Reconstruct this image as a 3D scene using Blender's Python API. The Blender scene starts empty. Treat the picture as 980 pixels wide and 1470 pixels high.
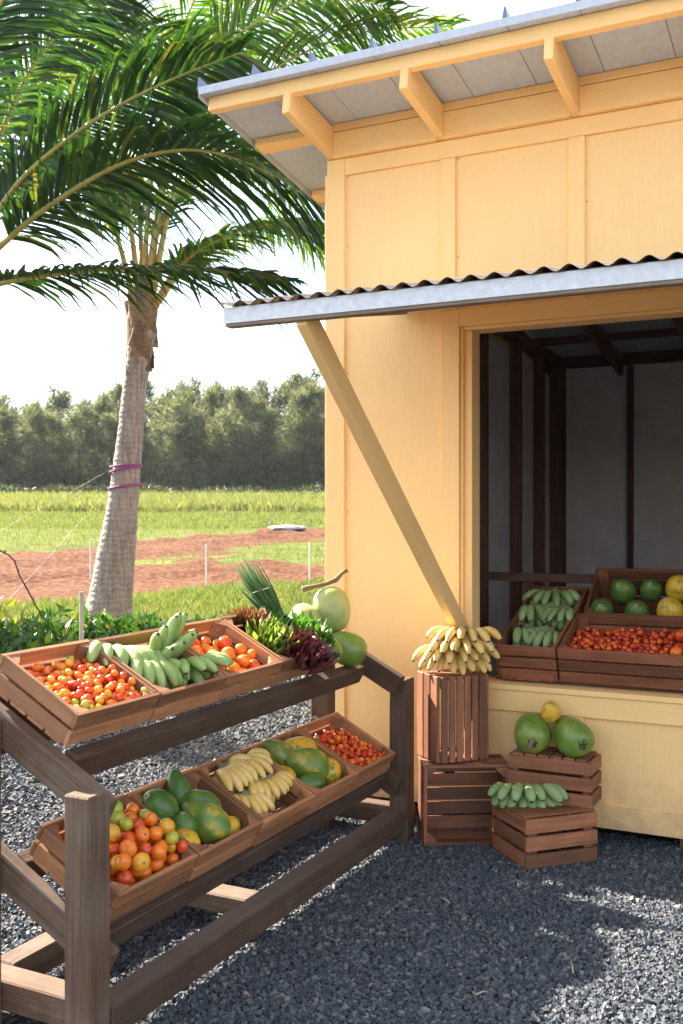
import bpy, math, random
import numpy as np
from mathutils import Vector, Matrix
R = math.radians
rng = random.Random(11)
nr = np.random.default_rng(11)
sc = bpy.context.scene
COL = sc.collection

# ---------------------------------------------------------------- camera, sky, sun, exposure
cam_d = bpy.data.cameras.new("camera")
cam = bpy.data.objects.new("camera", cam_d)
COL.objects.link(cam)
cam.location = (0, 0, 1.5)
cam.rotation_euler = (R(90), 0, R(26.66))
cam_d.sensor_fit = 'HORIZONTAL'
cam_d.sensor_width = 36.0
cam_d.lens = 53.27
cam_d.clip_end = 5000
cam_d.dof.use_dof = True
cam_d.dof.focus_distance = 4.3
cam_d.dof.aperture_fstop = 9.0
sc.camera = cam

TO_SUN = Vector((-1.23, 0.28, 1.0)).normalized()
SUN_EL = math.asin(TO_SUN.z)
SUN_AZ = math.atan2(TO_SUN.x, TO_SUN.y)
world = bpy.data.worlds.new("World")
sc.world = world
world.use_nodes = True
wt = world.node_tree
wt.nodes.clear()
wo = wt.nodes.new("ShaderNodeOutputWorld")
bg = wt.nodes.new("ShaderNodeBackground")
bg.inputs[1].default_value = 0.075
sky = wt.nodes.new("ShaderNodeTexSky")
sky.sky_type = 'NISHITA'
sky.sun_disc = False
sky.sun_elevation = SUN_EL
sky.sun_rotation = SUN_AZ
sky.dust_density = 1.0
tc = wt.nodes.new("ShaderNodeTexCoord")
mp = wt.nodes.new("ShaderNodeMapping")
mp.inputs['Scale'].default_value = (1.0, 1.0, 2.6)
cn = wt.nodes.new("ShaderNodeTexNoise")
cn.inputs['Scale'].default_value = 2.1
cn.inputs['Detail'].default_value = 9
cn.inputs['Roughness'].default_value = 0.56
cr = wt.nodes.new("ShaderNodeValToRGB")
cr.color_ramp.elements[0].position = 0.42
cr.color_ramp.elements[1].position = 0.66
cmx = wt.nodes.new("ShaderNodeMix")
cmx.data_type = 'RGBA'
cmx.inputs['B'].default_value = (6.9, 6.65, 6.3, 1)
wl = wt.links.new
wl(tc.outputs['Generated'], mp.inputs['Vector'])
wl(mp.outputs[0], cn.inputs['Vector'])
wl(cn.outputs['Fac'], cr.inputs[0])
wl(cr.outputs[0], cmx.inputs['Factor'])
wl(sky.outputs[0], cmx.inputs['A'])
wl(cmx.outputs['Result'], bg.inputs[0])
wl(bg.outputs[0], wo.inputs[0])

sun_d = bpy.data.lights.new("sun", 'SUN')
sun_d.energy = 5.0
sun_d.angle = R(0.55)
sun_d.color = (1.0, 0.90, 0.75)
sun = bpy.data.objects.new("sun", sun_d)
COL.objects.link(sun)
sun.rotation_euler = TO_SUN.to_track_quat('Z', 'Y').to_euler()
sun.location = (-8, 2, 8)

vs = sc.view_settings
vs.view_transform = 'Standard'
vs.look = 'None'
vs.gamma = 1.0
vs.use_curve_mapping = False
vs.exposure = 2.55
try:
    sc.cycles.use_denoising = True
    sc.cycles.denoiser = 'OPENIMAGEDENOISE'
    sc.cycles.max_bounces = 8
    sc.cycles.transparent_max_bounces = 8
except Exception:
    pass

# ---------------------------------------------------------------- node and material helpers
class NT:
    def __init__(s, name):
        s.m = bpy.data.materials.new(name)
        s.m.use_nodes = True
        s.t = s.m.node_tree
        s.b = s.t.nodes['Principled BSDF']
        s.out = s.t.nodes['Material Output']
    def n(s, ty, **kw):
        nd = s.t.nodes.new('ShaderNode' + ty)
        for k, v in kw.items():
            if k.startswith('p_'):
                setattr(nd, k[2:], v)
            else:
                key = int(k[1:]) if k[0] == 'i' and k[1:].isdigit() else k.replace('_', ' ')
                if isinstance(v, bpy.types.NodeSocket):
                    s.t.links.new(v, nd.inputs[key])
                else:
                    nd.inputs[key].default_value = v
        return nd
    def link(s, a, b):
        s.t.links.new(a, b)
    def coord(s, which='Object', scale=(1, 1, 1), rand=True):
        c = s.n('TexCoord').outputs[which]
        if rand:
            oi = s.n('ObjectInfo').outputs['Random']
            mul = s.n('Math', p_operation='MULTIPLY', i0=oi, i1=37.0).outputs[0]
            c = s.n('VectorMath', p_operation='ADD', i0=c, i1=mul).outputs[0]
        return s.n('Mapping', Vector=c, Scale=scale).outputs[0]
    def noise(s, vec, scale=5.0, detail=4.0, rough=0.55):
        return s.n('TexNoise', Vector=vec, Scale=scale, Detail=detail, Roughness=rough).outputs['Fac']
    def ramp(s, fac, stops):
        r = s.n('ValToRGB')
        e = r.color_ramp.elements
        while len(e) < len(stops):
            e.new(0.5)
        for q, (p, c) in zip(e, stops):
            q.position = p
            q.color = (c[0], c[1], c[2], 1) if not isinstance(c, (int, float)) else (c, c, c, 1)
        s.link(fac, r.inputs[0])
        return r.outputs[0]
    def mix(s, f, a, b, blend='MIX'):
        m = s.n('Mix', p_data_type='RGBA', p_blend_type=blend)
        for sock, v in ((m.inputs['Factor'], f), (m.inputs['A'], a), (m.inputs['B'], b)):
            if isinstance(v, bpy.types.NodeSocket):
                s.link(v, sock)
            elif isinstance(v, (int, float)):
                sock.default_value = v
            else:
                sock.default_value = (v[0], v[1], v[2], 1)
        return m.outputs['Result']
    def bump(s, h, strength=0.3, dist=0.01):
        b = s.n('Bump', Height=h, Strength=strength, Distance=dist)
        s.link(b.outputs[0], s.b.inputs['Normal'])
    def col(s, c):
        if isinstance(c, bpy.types.NodeSocket):
            s.link(c, s.b.inputs['Base Color'])
        else:
            s.b.inputs['Base Color'].default_value = (c[0], c[1], c[2], 1)
    def set(s, **kw):
        for k, v in kw.items():
            s.b.inputs[k.replace('_', ' ')].default_value = v

def dk(c, f):
    return tuple(x * f for x in c)

def wood(name, c, rough=0.7, contrast=0.45, streak=0.25, bumps=0.35, grain=1.0):
    """long grain runs along the board's local X"""
    t = NT(name)
    v = t.coord(scale=(1.6 * grain, 22 * grain, 22 * grain))
    a = t.noise(v, 1.6, 6, 0.6)
    v2 = t.coord(scale=(4 * grain, 150 * grain, 150 * grain))
    b = t.noise(v2, 1.0, 3, 0.5)
    base = t.ramp(a, [(0.25, dk(c, 1 - contrast)), (0.5, c), (0.8, dk(c, 1 + contrast * 0.8))])
    base = t.mix(streak, base, t.ramp(b, [(0.3, 0.25), (0.65, 1.0)]), 'MULTIPLY')
    oi = t.n('ObjectInfo').outputs['Random']
    base = t.mix(1.0, base, t.ramp(oi, [(0.0, (0.58, 0.56, 0.55)), (0.5, (1, 0.97, 0.94)), (1.0, (1.38, 1.34, 1.28))]), 'MULTIPLY')
    vb = t.coord(scale=(1, 1, 1))
    blot = t.noise(vb, 9.0, 4, 0.6)
    base = t.mix(0.35, base, t.ramp(blot, [(0.3, 0.45), (0.65, 1.1)]), 'MULTIPLY')
    t.col(base)
    t.set(Roughness=rough)
    t.bump(t.n('Math', p_operation='ADD', i0=a, i1=b).outputs[0], bumps, 0.004)
    return t.m

def weathered(name, c, c2):
    t = NT(name)
    v = t.coord(scale=(1.2, 26, 26))
    a = t.noise(v, 1.4, 7, 0.65)
    v2 = t.coord(scale=(3, 190, 190))
    b = t.noise(v2, 1.0, 4, 0.6)
    patch = t.noise(t.coord(), 5.5, 5, 0.6)
    base = t.mix(t.ramp(patch, [(0.42, 0.0), (0.62, 1.0)]), c, c2)
    base = t.mix(0.75, base, t.ramp(a, [(0.25, 0.35), (0.5, 0.95), (0.8, 1.35)]), 'MULTIPLY')
    base = t.mix(0.5, base, t.ramp(b, [(0.3, 0.3), (0.6, 1.15)]), 'MULTIPLY')
    t.col(base)
    t.set(Roughness=0.85)
    t.bump(t.n('Math', p_operation='ADD', i0=a, i1=b).outputs[0], 0.7, 0.006)
    return t.m

def painted(name, c, vert=True, rough=0.6, relief=0.25):
    t = NT(name)
    sc_ = (260, 260, 30) if vert else (30, 260, 260)
    a = t.noise(t.coord(scale=sc_), 1.0, 5, 0.6)
    p = t.noise(t.coord(), 2.2, 5, 0.6)
    base = t.mix(0.5, c, t.ramp(p, [(0.3, 0.92), (0.7, 1.04)]), 'MULTIPLY')
    base = t.mix(0.12, base, t.ramp(a, [(0.3, 0.72), (0.6, 1.05)]), 'MULTIPLY')
    t.col(base)
    t.set(Roughness=rough)
    g2 = t.noise(t.coord(scale=(4, 95, 95)), 1.0, 4, 0.6)
    base = t.mix(0.09, base, t.ramp(g2, [(0.35, 0.80), (0.6, 1.04)]), 'MULTIPLY')
    pz = t.n('SeparateXYZ', i0=t.n('NewGeometry').outputs['Position']).outputs['Z']
    spl = t.noise(t.n('NewGeometry').outputs['Position'], 14.0, 6, 0.7)
    lo = t.n('MapRange', Value=pz, i1=0.05, i2=0.55, i3=0.62, i4=0.0).outputs[0]
    dirt = t.ramp(t.n('Math', p_operation='MULTIPLY', i0=lo, i1=spl).outputs[0], [(0.12, 0.0), (0.36, 0.6)])
    base = t.mix(dirt, base, (0.30, 0.21, 0.14))
    t.col(base)
    t.bump(t.n('Math', p_operation='ADD', i0=a, i1=g2).outputs[0], relief, 0.005)
    return t.m

def plain(name, c, rough=0.6, metal=0.0, noise=0.25, nscale=14.0, bumps=0.1):
    t = NT(name)
    a = t.noise(t.coord(), nscale, 5, 0.6)
    t.col(t.mix(noise, c, t.ramp(a, [(0.3, 0.4), (0.7, 1.3)]), 'MULTIPLY'))
    t.set(Roughness=rough, Metallic=metal)
    if bumps:
        t.bump(a, bumps, 0.005)
    return t.m

def leafmat(name, stops, transl=0.45, rough=0.45, scale=3.0, island=True):
    t = NT(name)
    if island:
        f = t.n('NewGeometry').outputs['Random Per Island']
    else:
        f = t.noise(t.coord(), scale, 4)
    c = t.ramp(f, stops)
    t.col(c)
    t.set(Roughness=rough)
    tr = t.n('BsdfTranslucent', Color=t.mix(1.0, c, (1.5, 1.45, 0.7), 'MULTIPLY'))
    mx = t.n('MixShader', i0=transl, i1=t.b.outputs[0], i2=tr.outputs[0])
    t.link(mx.outputs[0], t.out.inputs['Surface'])
    return t.m

def fruit(name, c, c2, c3=None, rough=0.3, bias=0.5, scale=9.0, spots=None, soft=0.14, bumps=0.03):
    """skin colour drifting from c to c2 in soft patches"""
    t = NT(name)
    a = t.noise(t.coord(), scale, 3, 0.5)
    base = t.ramp(a, [(max(0, bias - soft), c), (min(1, bias + soft), c2)] if c3 is None else
                  [(max(0, bias - soft), c), (bias, c2), (min(1, bias + soft), c3)])
    f = t.noise(t.coord(), scale * 6, 3, 0.6)
    base = t.mix(0.35, base, t.ramp(f, [(0.3, 0.7), (0.65, 1.1)]), 'MULTIPLY')
    if spots:
        sp = t.noise(t.coord(), spots[1], 4, 0.7)
        base = t.mix(t.ramp(sp, [(spots[2], 0.0), (spots[2] + 0.06, 1.0)]), base, spots[0])
    t.col(base)
    t.set(Roughness=rough)
    if bumps:
        t.bump(f, bumps, 0.004)
    return t.m

# ---------------------------------------------------------------- geometry helpers
WM = {}
def put(o, parent=None, M=None):
    M = M if M is not None else Matrix.Identity(4)
    WM[o] = M.copy()
    if parent is not None:
        o.parent = parent
        o.matrix_basis = WM[parent].inverted() @ M
    else:
        o.matrix_basis = M
    return o

def tag(o, label=None, cat=None, group=None, kind=None):
    if label: o['label'] = label
    if cat: o['category'] = cat
    if group: o['group'] = group
    if kind: o['kind'] = kind
    return o

def empty(name, M, label=None, cat=None, group=None):
    o = bpy.data.objects.new(name, None)
    o.empty_display_size = 0.05
    COL.objects.link(o)
    put(o, None, M if isinstance(M, Matrix) else Matrix.Translation(M))
    return tag(o, label, cat, group)

def mesh(name, v, f, mat=None, smooth=False):
    me = bpy.data.meshes.new(name)
    me.from_pydata([tuple(p) for p in v], [], [tuple(q) for q in f])
    if smooth:
        me.polygons.foreach_set('use_smooth', [True] * len(me.polygons))
    if mat: me.materials.append(mat)
    me.update()
    return me

def npmesh(name, v, f, mat=None, smooth=False):
    """v (n,3) float, f (m,k) int: fast path"""
    v = np.asarray(v, np.float32); f = np.asarray(f, np.int32)
    me = bpy.data.meshes.new(name)
    me.vertices.add(len(v)); me.vertices.foreach_set('co', v.ravel())
    k = f.shape[1]
    me.loops.add(f.size); me.loops.foreach_set('vertex_index', f.ravel())
    me.polygons.add(len(f))
    me.polygons.foreach_set('loop_start', np.arange(0, f.size, k, dtype=np.int32))
    try:
        me.polygons.foreach_set('loop_total', np.full(len(f), k, np.int32))
    except Exception:
        pass
    me.polygons.foreach_set('use_smooth', np.full(len(f), smooth))
    if mat: me.materials.append(mat)
    me.update(calc_edges=True)
    return me

def obj(name, me, parent=None, M=None):
    o = bpy.data.objects.new(name, me)
    COL.objects.link(o)
    return put(o, parent, M)

def copy_tree(o, M, parent=None, label=None, group=None):
    """a thing, its parts and sub-parts; M is the world matrix of the copy"""
    c = o.copy()
    COL.objects.link(c)
    c.parent = None
    put(c, parent, M)
    if label: c['label'] = label
    if group: c['group'] = group
    for ch in [k for k in CH.get(o, [])]:
        copy_child(ch, c, M @ WM[o].inverted() @ WM[ch])
    return c
def copy_child(ch, par, M):
    k = ch.copy(); COL.objects.link(k); k.parent = None
    put(k, par, M); CH.setdefault(par, []).append(k)
    for g in CH.get(ch, []):
        copy_child(g, k, M @ WM[ch].inverted() @ WM[g])
CH = {}

_bx = {}
def boxmesh(L, W, H, mat, ch=0.003):
    """box along X with chamfered edges, centred"""
    key = (round(L, 4), round(W, 4), round(H, 4), mat.name, ch)
    if key in _bx: return _bx[key]
    x, y, z = L / 2, W / 2, H / 2
    ch = min(ch, x * .4, y * .4, z * .4)
    v = []; idx = {}
    for sx in (-1, 1):
        for sy in (-1, 1):
            for sz in (-1, 1):
                for ax in range(3):
                    p = [sx * (x - ch), sy * (y - ch), sz * (z - ch)]
                    p[ax] = (sx * x, sy * y, sz * z)[ax]
                    idx[(sx, sy, sz, ax)] = len(v); v.append(p)
    f = []
    S = (-1, 1)
    for ax in range(3):
        o1, o2 = [a for a in range(3) if a != ax]
        for s in S:
            q = []
            for (a, b) in ((-1, -1), (1, -1), (1, 1), (-1, 1)):
                k = [0, 0, 0]; k[ax] = s; k[o1] = a; k[o2] = b
                q.append(idx[(*k, ax)])
            flip = (s > 0) == (ax == 1)
            f.append(q[::-1] if flip else q)
    def nrm_fix(q):
        c = np.mean([v[i] for i in q], axis=0)
        a, b, d = (np.array(v[q[i]]) for i in range(3))
        return q if np.dot(np.cross(b - a, d - b), c) > 0 else q[::-1]
    for ax in range(3):                        # edge chamfers along axis ax
        o1, o2 = [a for a in range(3) if a != ax]
        for a in S:
            for b in S:
                k0 = [0, 0, 0]; k0[o1] = a; k0[o2] = b
                kA = list(k0); kA[ax] = -1
                kB = list(k0); kB[ax] = 1
                f.append([idx[(*kA, o1)], idx[(*kB, o1)], idx[(*kB, o2)], idx[(*kA, o2)]])
    for a in S:
        for b in S:
            for c in S:
                f.append([idx[(a, b, c, 0)], idx[(a, b, c, 1)], idx[(a, b, c, 2)]])
    f = [nrm_fix(q) for q in f]
    _bx[key] = mesh('board', v, f, mat)
    return _bx[key]

def frame(p, x, z):
    x = Vector(x).normalized(); z = Vector(z)
    y = z.cross(x).normalized(); z = x.cross(y)
    m = Matrix((x, y, z)).transposed().to_4x4()
    m.translation = Vector(p)
    return m

def beam(name, p0, p1, w, h, mat, parent=None, up=(0, 0, 1), ch=0.003):
    """board from p0 to p1 (centre line); w across, h along up"""
    p0 = Vector(p0); p1 = Vector(p1)
    o = obj(name, boxmesh((p1 - p0).length, w, h, mat, ch), parent, frame((p0 + p1) / 2, p1 - p0, up))
    if parent is not None: CH.setdefault(parent, []).append(o)
    return o

def slab(name, x0, x1, y0, y1, z0, z1, mat, parent=None, ch=0.002, axis='X'):
    """axis aligned board; its grain (local X) runs along axis"""
    c = ((x0 + x1) / 2, (y0 + y1) / 2, (z0 + z1) / 2)
    dx, dy, dz = x1 - x0, y1 - y0, z1 - z0
    if axis == 'X': me, M = boxmesh(dx, dy, dz, mat, ch), frame(c, (1, 0, 0), (0, 0, 1))
    elif axis == 'Y': me, M = boxmesh(dy, dx, dz, mat, ch), frame(c, (0, 1, 0), (0, 0, 1))
    else: me, M = boxmesh(dz, dx, dy, mat, ch), frame(c, (0, 0, 1), (0, 1, 0))
    o = obj(name, me, parent, M)
    if parent is not None: CH.setdefault(parent, []).append(o)
    return o

def child(name, me, parent, M):
    o = obj(name, me, parent, M)
    CH.setdefault(parent, []).append(o)
    return o

def lathe(prof, seg=16, rib=0.0, nrib=5):
    v, f = [], []
    for (r, z) in prof:
        for k in range(seg):
            a = 2 * math.pi * k / seg
            q = r * (1 + rib * math.cos(nrib * a))
            v.append((q * math.cos(a), q * math.sin(a), z))
    for i in range(len(prof) - 1):
        for k in range(seg):
            f.append((i * seg + k, i * seg + (k + 1) % seg, (i + 1) * seg + (k + 1) % seg, (i + 1) * seg + k))
    f.append(tuple(range(seg))[::-1])
    n = (len(prof) - 1) * seg
    f.append(tuple(range(n, n + seg)))
    return v, f

def tube(pts, rad, seg=8, cap=True):
    pts = [Vector(p) for p in pts]
    if not isinstance(rad, (list, tuple)): rad = [rad] * len(pts)
    v, f = [], []
    prev = None
    for i, p in enumerate(pts):
        t = (pts[min(i + 1, len(pts) - 1)] - pts[max(i - 1, 0)]).normalized()
        if prev is None:
            a = Vector((0, 0, 1)) if abs(t.z) < .9 else Vector((1, 0, 0))
            n = t.cross(a).normalized()
        else:
            n = (prev - t * prev.dot(t)).normalized()
        prev = n
        b = t.cross(n)
        for k in range(seg):
            an = 2 * math.pi * k / seg
            v.append(p + (n * math.cos(an) + b * math.sin(an)) * rad[i])
    for i in range(len(pts) - 1):
        for k in range(seg):
            f.append((i * seg + k, i * seg + (k + 1) % seg, (i + 1) * seg + (k + 1) % seg, (i + 1) * seg + k))
    if cap:
        f.append(tuple(range(seg))[::-1])
        n0 = (len(pts) - 1) * seg
        f.append(tuple(range(n0, n0 + seg)))
    return v, f

def spline(pts, n):
    """Catmull-Rom through pts, n samples"""
    P = [Vector(p) for p in pts]
    P = [P[0] * 2 - P[1]] + P + [P[-1] * 2 - P[-2]]
    out = []
    m = len(pts) - 1
    for k in range(n):
        u = k / (n - 1) * m
        i = min(int(u), m - 1); t = u - i
        a, b, c, d = P[i:i + 4]
        out.append(0.5 * ((2 * b) + (c - a) * t + (2 * a - 5 * b + 4 * c - d) * t * t + (3 * b - a - 3 * c + d) * t ** 3))
    return out

def ground_z(X, Y):
    D = -0.4487 * X + 0.8937 * Y
    z = 0.048 * np.log1p(np.exp(np.clip((D - 12.) * 1.2, -40, 60))) / 1.2
    z = np.where(np.clip((D - 12.) * 1.2, -40, 60) >= 60, 0.048 * (D - 12.), z)
    return np.minimum(z, 3.4 + 0.004 * np.maximum(D - 83, 0))

# ---------------------------------------------------------------- materials
YEL = (0.95, 0.62, 0.265)
M_panel = painted('yellow_paint_siding', YEL, False, 0.62, 0.35)
M_trim = painted('yellow_paint_trim', (0.95, 0.615, 0.255), False, 0.6, 0.3)
M_inside = plain('bare_sheathing', (0.84, 0.80, 0.80), 0.85, 0, 0.2, 6)
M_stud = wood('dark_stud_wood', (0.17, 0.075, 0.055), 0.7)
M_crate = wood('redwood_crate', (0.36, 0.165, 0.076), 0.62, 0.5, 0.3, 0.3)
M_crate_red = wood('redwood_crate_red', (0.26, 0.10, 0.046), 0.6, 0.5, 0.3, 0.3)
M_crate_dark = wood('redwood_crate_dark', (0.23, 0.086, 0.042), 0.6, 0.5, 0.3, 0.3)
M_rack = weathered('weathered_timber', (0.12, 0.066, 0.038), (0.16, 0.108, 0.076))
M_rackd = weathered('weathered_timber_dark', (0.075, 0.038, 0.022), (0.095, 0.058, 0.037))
M_roof = plain('grey_coated_metal', (0.50, 0.555, 0.65), 0.5, 0.0, 0.2, 30, 0.05)
M_seam = plain('bare_metal_seam', (0.16, 0.20, 0.27), 0.35, 0.7, 0.3, 20, 0.05)
M_galv = plain('galvanised_sheet', (0.64, 0.655, 0.69), 0.45, 0.15, 0.28, 40, 0.05)
M_corr = plain('corrugated_metal', (0.36, 0.35, 0.35), 0.4, 0.7, 0.4, 8, 0.05)
M_grey_wood = wood('grey_frame_wood', (0.30, 0.23, 0.17), 0.8)
M_nail = plain('nail_metal', (0.25, 0.22, 0.2), 0.5, 0.6, 0.1, 10, 0)

# ---------------------------------------------------------------- ground, one sheet to the horizon
def axis(lo, hi, step, far):
    a = list(np.arange(lo, hi + 1e-6, step))
    s, x = step, hi
    out = []
    while x < far:
        s *= 1.35; x += s; out.append(x)
    s, x = step, lo
    pre = []
    while x > -far:
        s *= 1.35; x -= s; pre.append(x)
    return np.array(pre[::-1] + a + out)
gx = axis(-34, 8, 0.28, 2500)
gy = axis(6, 44, 0.28, 2500)
GX, GY = np.meshgrid(gx, gy, indexing='ij')
def fbm(x, y, s, seed, octv=4):
    g = np.random.default_rng(seed)
    o = np.zeros_like(x); a = 1.0; tot = 0
    for k in range(octv):
        for _ in range(4):
            th = g.uniform(0, 2 * np.pi); ph = g.uniform(0, 6.28); fr = s * (2 ** k) * g.uniform(.7, 1.4)
            o += a * np.sin((x * np.cos(th) + y * np.sin(th)) * fr + ph); tot += a
        a *= .55
    return o / tot * 2.0
def zones(X, Y):
    D = -0.4487 * X + 0.8937 * Y
    L = 0.8937 * X + 0.4487 * Y
    n1 = fbm(X, Y, 0.9, 3); n2 = fbm(X, Y, 2.6, 4); n = n1 * .8 + n2 * .5
    sm = lambda v, w=.35: 1 / (1 + np.exp(-v / w))
    dA = 18.45 + .72 * L + n * .6
    dB = 20.0 + n * 1.1
    dC = 27.6 + 1.23 * L + n * 1.4
    dD = 34.2 + 1.41 * L + n * .9
    dB2 = np.minimum(np.maximum(dB, dA), dC + 40)
    green_patch = sm(D - dB) * sm(dC - D) * sm(n2 * 1.3 + n1 * .9 + .45, .25)
    soil = sm(D - dA) * sm(dD - D) * (1 - green_patch)
    soil = np.maximum(soil, 0.5 * sm(n1 - 1.2, .15) * sm(D - 16) * sm(33 - D))
    gravel = sm(13.3 + n2 * .4 + .05 * L - D, .12)
    soil = soil * (1 - gravel)
    return D, L, soil, gravel, n1, n2
D_, L_, SO, GR, n1_, n2_ = zones(GX, GY)
GZ = ground_z(GX, GY)
along = GX * 0.62 + GY * 0.78
across = -GX * 0.78 + GY * 0.62
GZ = GZ + SO * (0.05 * np.sin(across * 1.7 + n1_ * 2) + 0.06 * n2_ + 0.06 * fbm(GX, GY, 7.0, 9, 2) + .02) * np.clip((D_ - 15) / 3, 0, 1)
nx, ny = GX.shape
vid = np.arange(nx * ny).reshape(nx, ny)
faces = np.stack([vid[:-1, :-1], vid[1:, :-1], vid[1:, 1:], vid[:-1, 1:]], -1).reshape(-1, 4)
t = NT('farm_ground')
at_s = t.n('Attribute', p_attribute_name='soil').outputs['Fac']
at_g = t.n('Attribute', p_attribute_name='gravel').outputs['Fac']
pos = t.n('NewGeometry').outputs['Position']
nA = t.noise(pos, 1.3, 6, .65); nB = t.noise(pos, 9.0, 5, .65); nC = t.noise(pos, 60.0, 4, .6)
grassc = t.ramp(nA, [(0.3, (0.065, 0.085, 0.02)), (0.5, (0.11, 0.13, 0.035)), (0.72, (0.17, 0.165, 0.06))])
grassc = t.mix(0.5, grassc, t.ramp(nB, [(0.3, 0.5), (0.65, 1.25)]), 'MULTIPLY')
soilc = t.ramp(nB, [(0.25, (0.045, 0.018, 0.011)), (0.5, (0.118, 0.053, 0.03)), (0.72, (0.20, 0.115, 0.073))])
vor = t.n('TexVoronoi', Vector=pos, Scale=70.0)
gravc = t.mix(1.0, t.ramp(vor.outputs['Color'], [(0.2, (0.05, 0.052, 0.058)), (0.6, (0.12, 0.122, 0.13)), (0.95, (0.22, 0.215, 0.205))]),
              t.ramp(vor.outputs['Distance'], [(0.1, 1.1), (0.6, 0.35)]), 'MULTIPLY')
edge = t.ramp(t.n('Math', p_operation='ADD', i0=at_s, i1=t.n('Math', p_operation='MULTIPLY_ADD', i0=nC, i1=0.5, i2=-0.25).outputs[0]).outputs[0], [(0.38, 0.0), (0.62, 1.0)])
edge2 = t.ramp(t.n('Math', p_operation='ADD', i0=at_g, i1=t.n('Math', p_operation='MULTIPLY_ADD', i0=nB, i1=0.5, i2=-0.25).outputs[0]).outputs[0], [(0.42, 0.0), (0.58, 1.0)])
t.col(t.mix(edge2, t.mix(edge, grassc, soilc), gravc))
t.set(Roughness=0.95, Specular_IOR_Level=0.05)
t.bump(t.n('Math', p_operation='ADD', i0=nB, i1=nC).outputs[0], 0.6, 0.03)
gme = npmesh('ground', np.stack([GX, GY, GZ], -1).reshape(-1, 3), faces, t.m, True)
for nm, arr in (('soil', SO), ('gravel', GR)):
    a = gme.attributes.new(nm, 'FLOAT', 'POINT')
    a.data.foreach_set('value', arr.astype(np.float32).ravel())
tag(obj('ground', gme), kind='structure')

# far ridge behind the wood
hv, hf = [], []
for i in range(61):
    u = -900 + i * 30
    hgt = 20 + 17 * math.exp(-((u + 90) / 150.) ** 2) + 7 * math.sin(u * .013 + 1) + 4 * math.sin(u * .041)
    for j, (d, k) in enumerate(((0, 0), (60, .55), (130, .9), (200, 1.0), (330, .7), (480, 0))):
        D = 330 + d
        hv.append((-0.4487 * D + 0.8937 * u, 0.8937 * D + 0.4487 * u, 2 + hgt * k * (1 + .06 * math.sin(i * 1.7 + j))))
for i in range(60):
    for j in range(5):
        a = i * 6 + j
        hf.append((a, a + 6, a + 7, a + 1))
tag(obj('hills', mesh('hills', hv, hf, plain('wooded_slope', (0.10, 0.14, 0.12), 0.95, 0, .5, .03, 0), True)), kind='structure')

# ---------------------------------------------------------------- crushed stone over the yard
def stones(n, x0, x1, y0, y1, s0, s1, keep=None, z=0.0):
    x = nr.uniform(x0, x1, n); y = nr.uniform(y0, y1, n)
    if keep is not None:
        k = keep(x, y); x, y = x[k], y[k]; n = len(x)
    base = np.array([[sx, sy, sz] for sx in (-1, 1) for sy in (-1, 1) for sz in (-1, 1)], float)
    V = base[None] * (1 + nr.uniform(-.45, .25, (n, 8, 3)))
    size = nr.uniform(s0, s1, (n, 1)) * np.exp(nr.normal(0, .18, (n, 1)))
    dims = size * np.concatenate([nr.uniform(.75, 1.35, (n, 1)), nr.uniform(.6, 1.0, (n, 1)), nr.uniform(.4, .75, (n, 1))], 1)
    V *= dims[:, None, :] * .5
    q = nr.normal(size=(n, 4)); q[:, 1:3] *= .6; q /= np.linalg.norm(q, axis=1, keepdims=True)
    w, a, b, c = q.T
    Rm = np.stack([1 - 2 * (b * b + c * c), 2 * (a * b - c * w), 2 * (a * c + b * w), 2 * (a * b + c * w), 1 - 2 * (a * a + c * c), 2 * (b * c - a * w), 2 * (a * c - b * w), 2 * (b * c + a * w), 1 - 2 * (a * a + b * b)], -1).reshape(n, 3, 3)
    V = np.einsum('nij,nkj->nki', Rm, V)
    V[:, :, 0] += x[:, None]; V[:, :, 1] += y[:, None]; V[:, :, 2] += nr.uniform(0.0, .007, (n, 1)) + size * .12 + z
    F = np.array([[0, 1, 3, 2], [4, 6, 7, 5], [0, 4, 5, 1], [2, 3, 7, 6], [0, 2, 6, 4], [1, 5, 7, 3]])
    return V.reshape(-1, 3), (F[None] + 8 * np.arange(n)[:, None, None]).reshape(-1, 4)
t = NT('crushed_stone')
ri = t.n('NewGeometry').outputs['Random Per Island']
nS = t.noise(t.n('NewGeometry').outputs['Position'], 160.0, 4, .6)
cst = t.ramp(ri, [(0.0, (0.033, 0.041, 0.053)), (0.5, (0.059, 0.071, 0.088)), (0.86, (0.098, 0.109, 0.124)), (0.985, (0.19, 0.175, 0.155))])
t.col(t.mix(.55, cst, t.ramp(nS, [(0.3, 0.5), (0.65, 1.25)]), 'MULTIPLY'))
t.set(Roughness=0.85)
parts = [stones(66000, -2.45, -0.25, 2.3, 4.75, .009, .0165),
         stones(18000, -0.25, 1.6, 2.0, 4.75, .012, .022),
         stones(24000, -3.6, -2.45, 2.0, 5.2, .010, .019),
         stones(22000, -5.4, -2.45, 3.6, 7.2, .014, .026, lambda x, y: ~((x < -3.6) & (y < 3.6)) & ~((x > -3.6) & (y < 5.2))),
         stones(9000, -9.0, -2.4, 7.2, 10.5, .028, .05),
         stones(5000, -8.5, -2.4, 10.0, 13.5, .04, .07, lambda x, y: (-.4487 * x + .8937 * y) < 13.2)]
vo, fo, off = [], [], 0
for v_, f_ in parts:
    vo.append(v_); fo.append(f_ + off); off += len(v_)
gv = np.concatenate(vo)
gv[:, 2] += ground_z(gv[:, 0], gv[:, 1])
tag(obj('gravel', npmesh('gravel', gv, np.concatenate(fo), t.m)), 'grey crushed stone covering the yard around the stand', 'gravel', kind='stuff')

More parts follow.
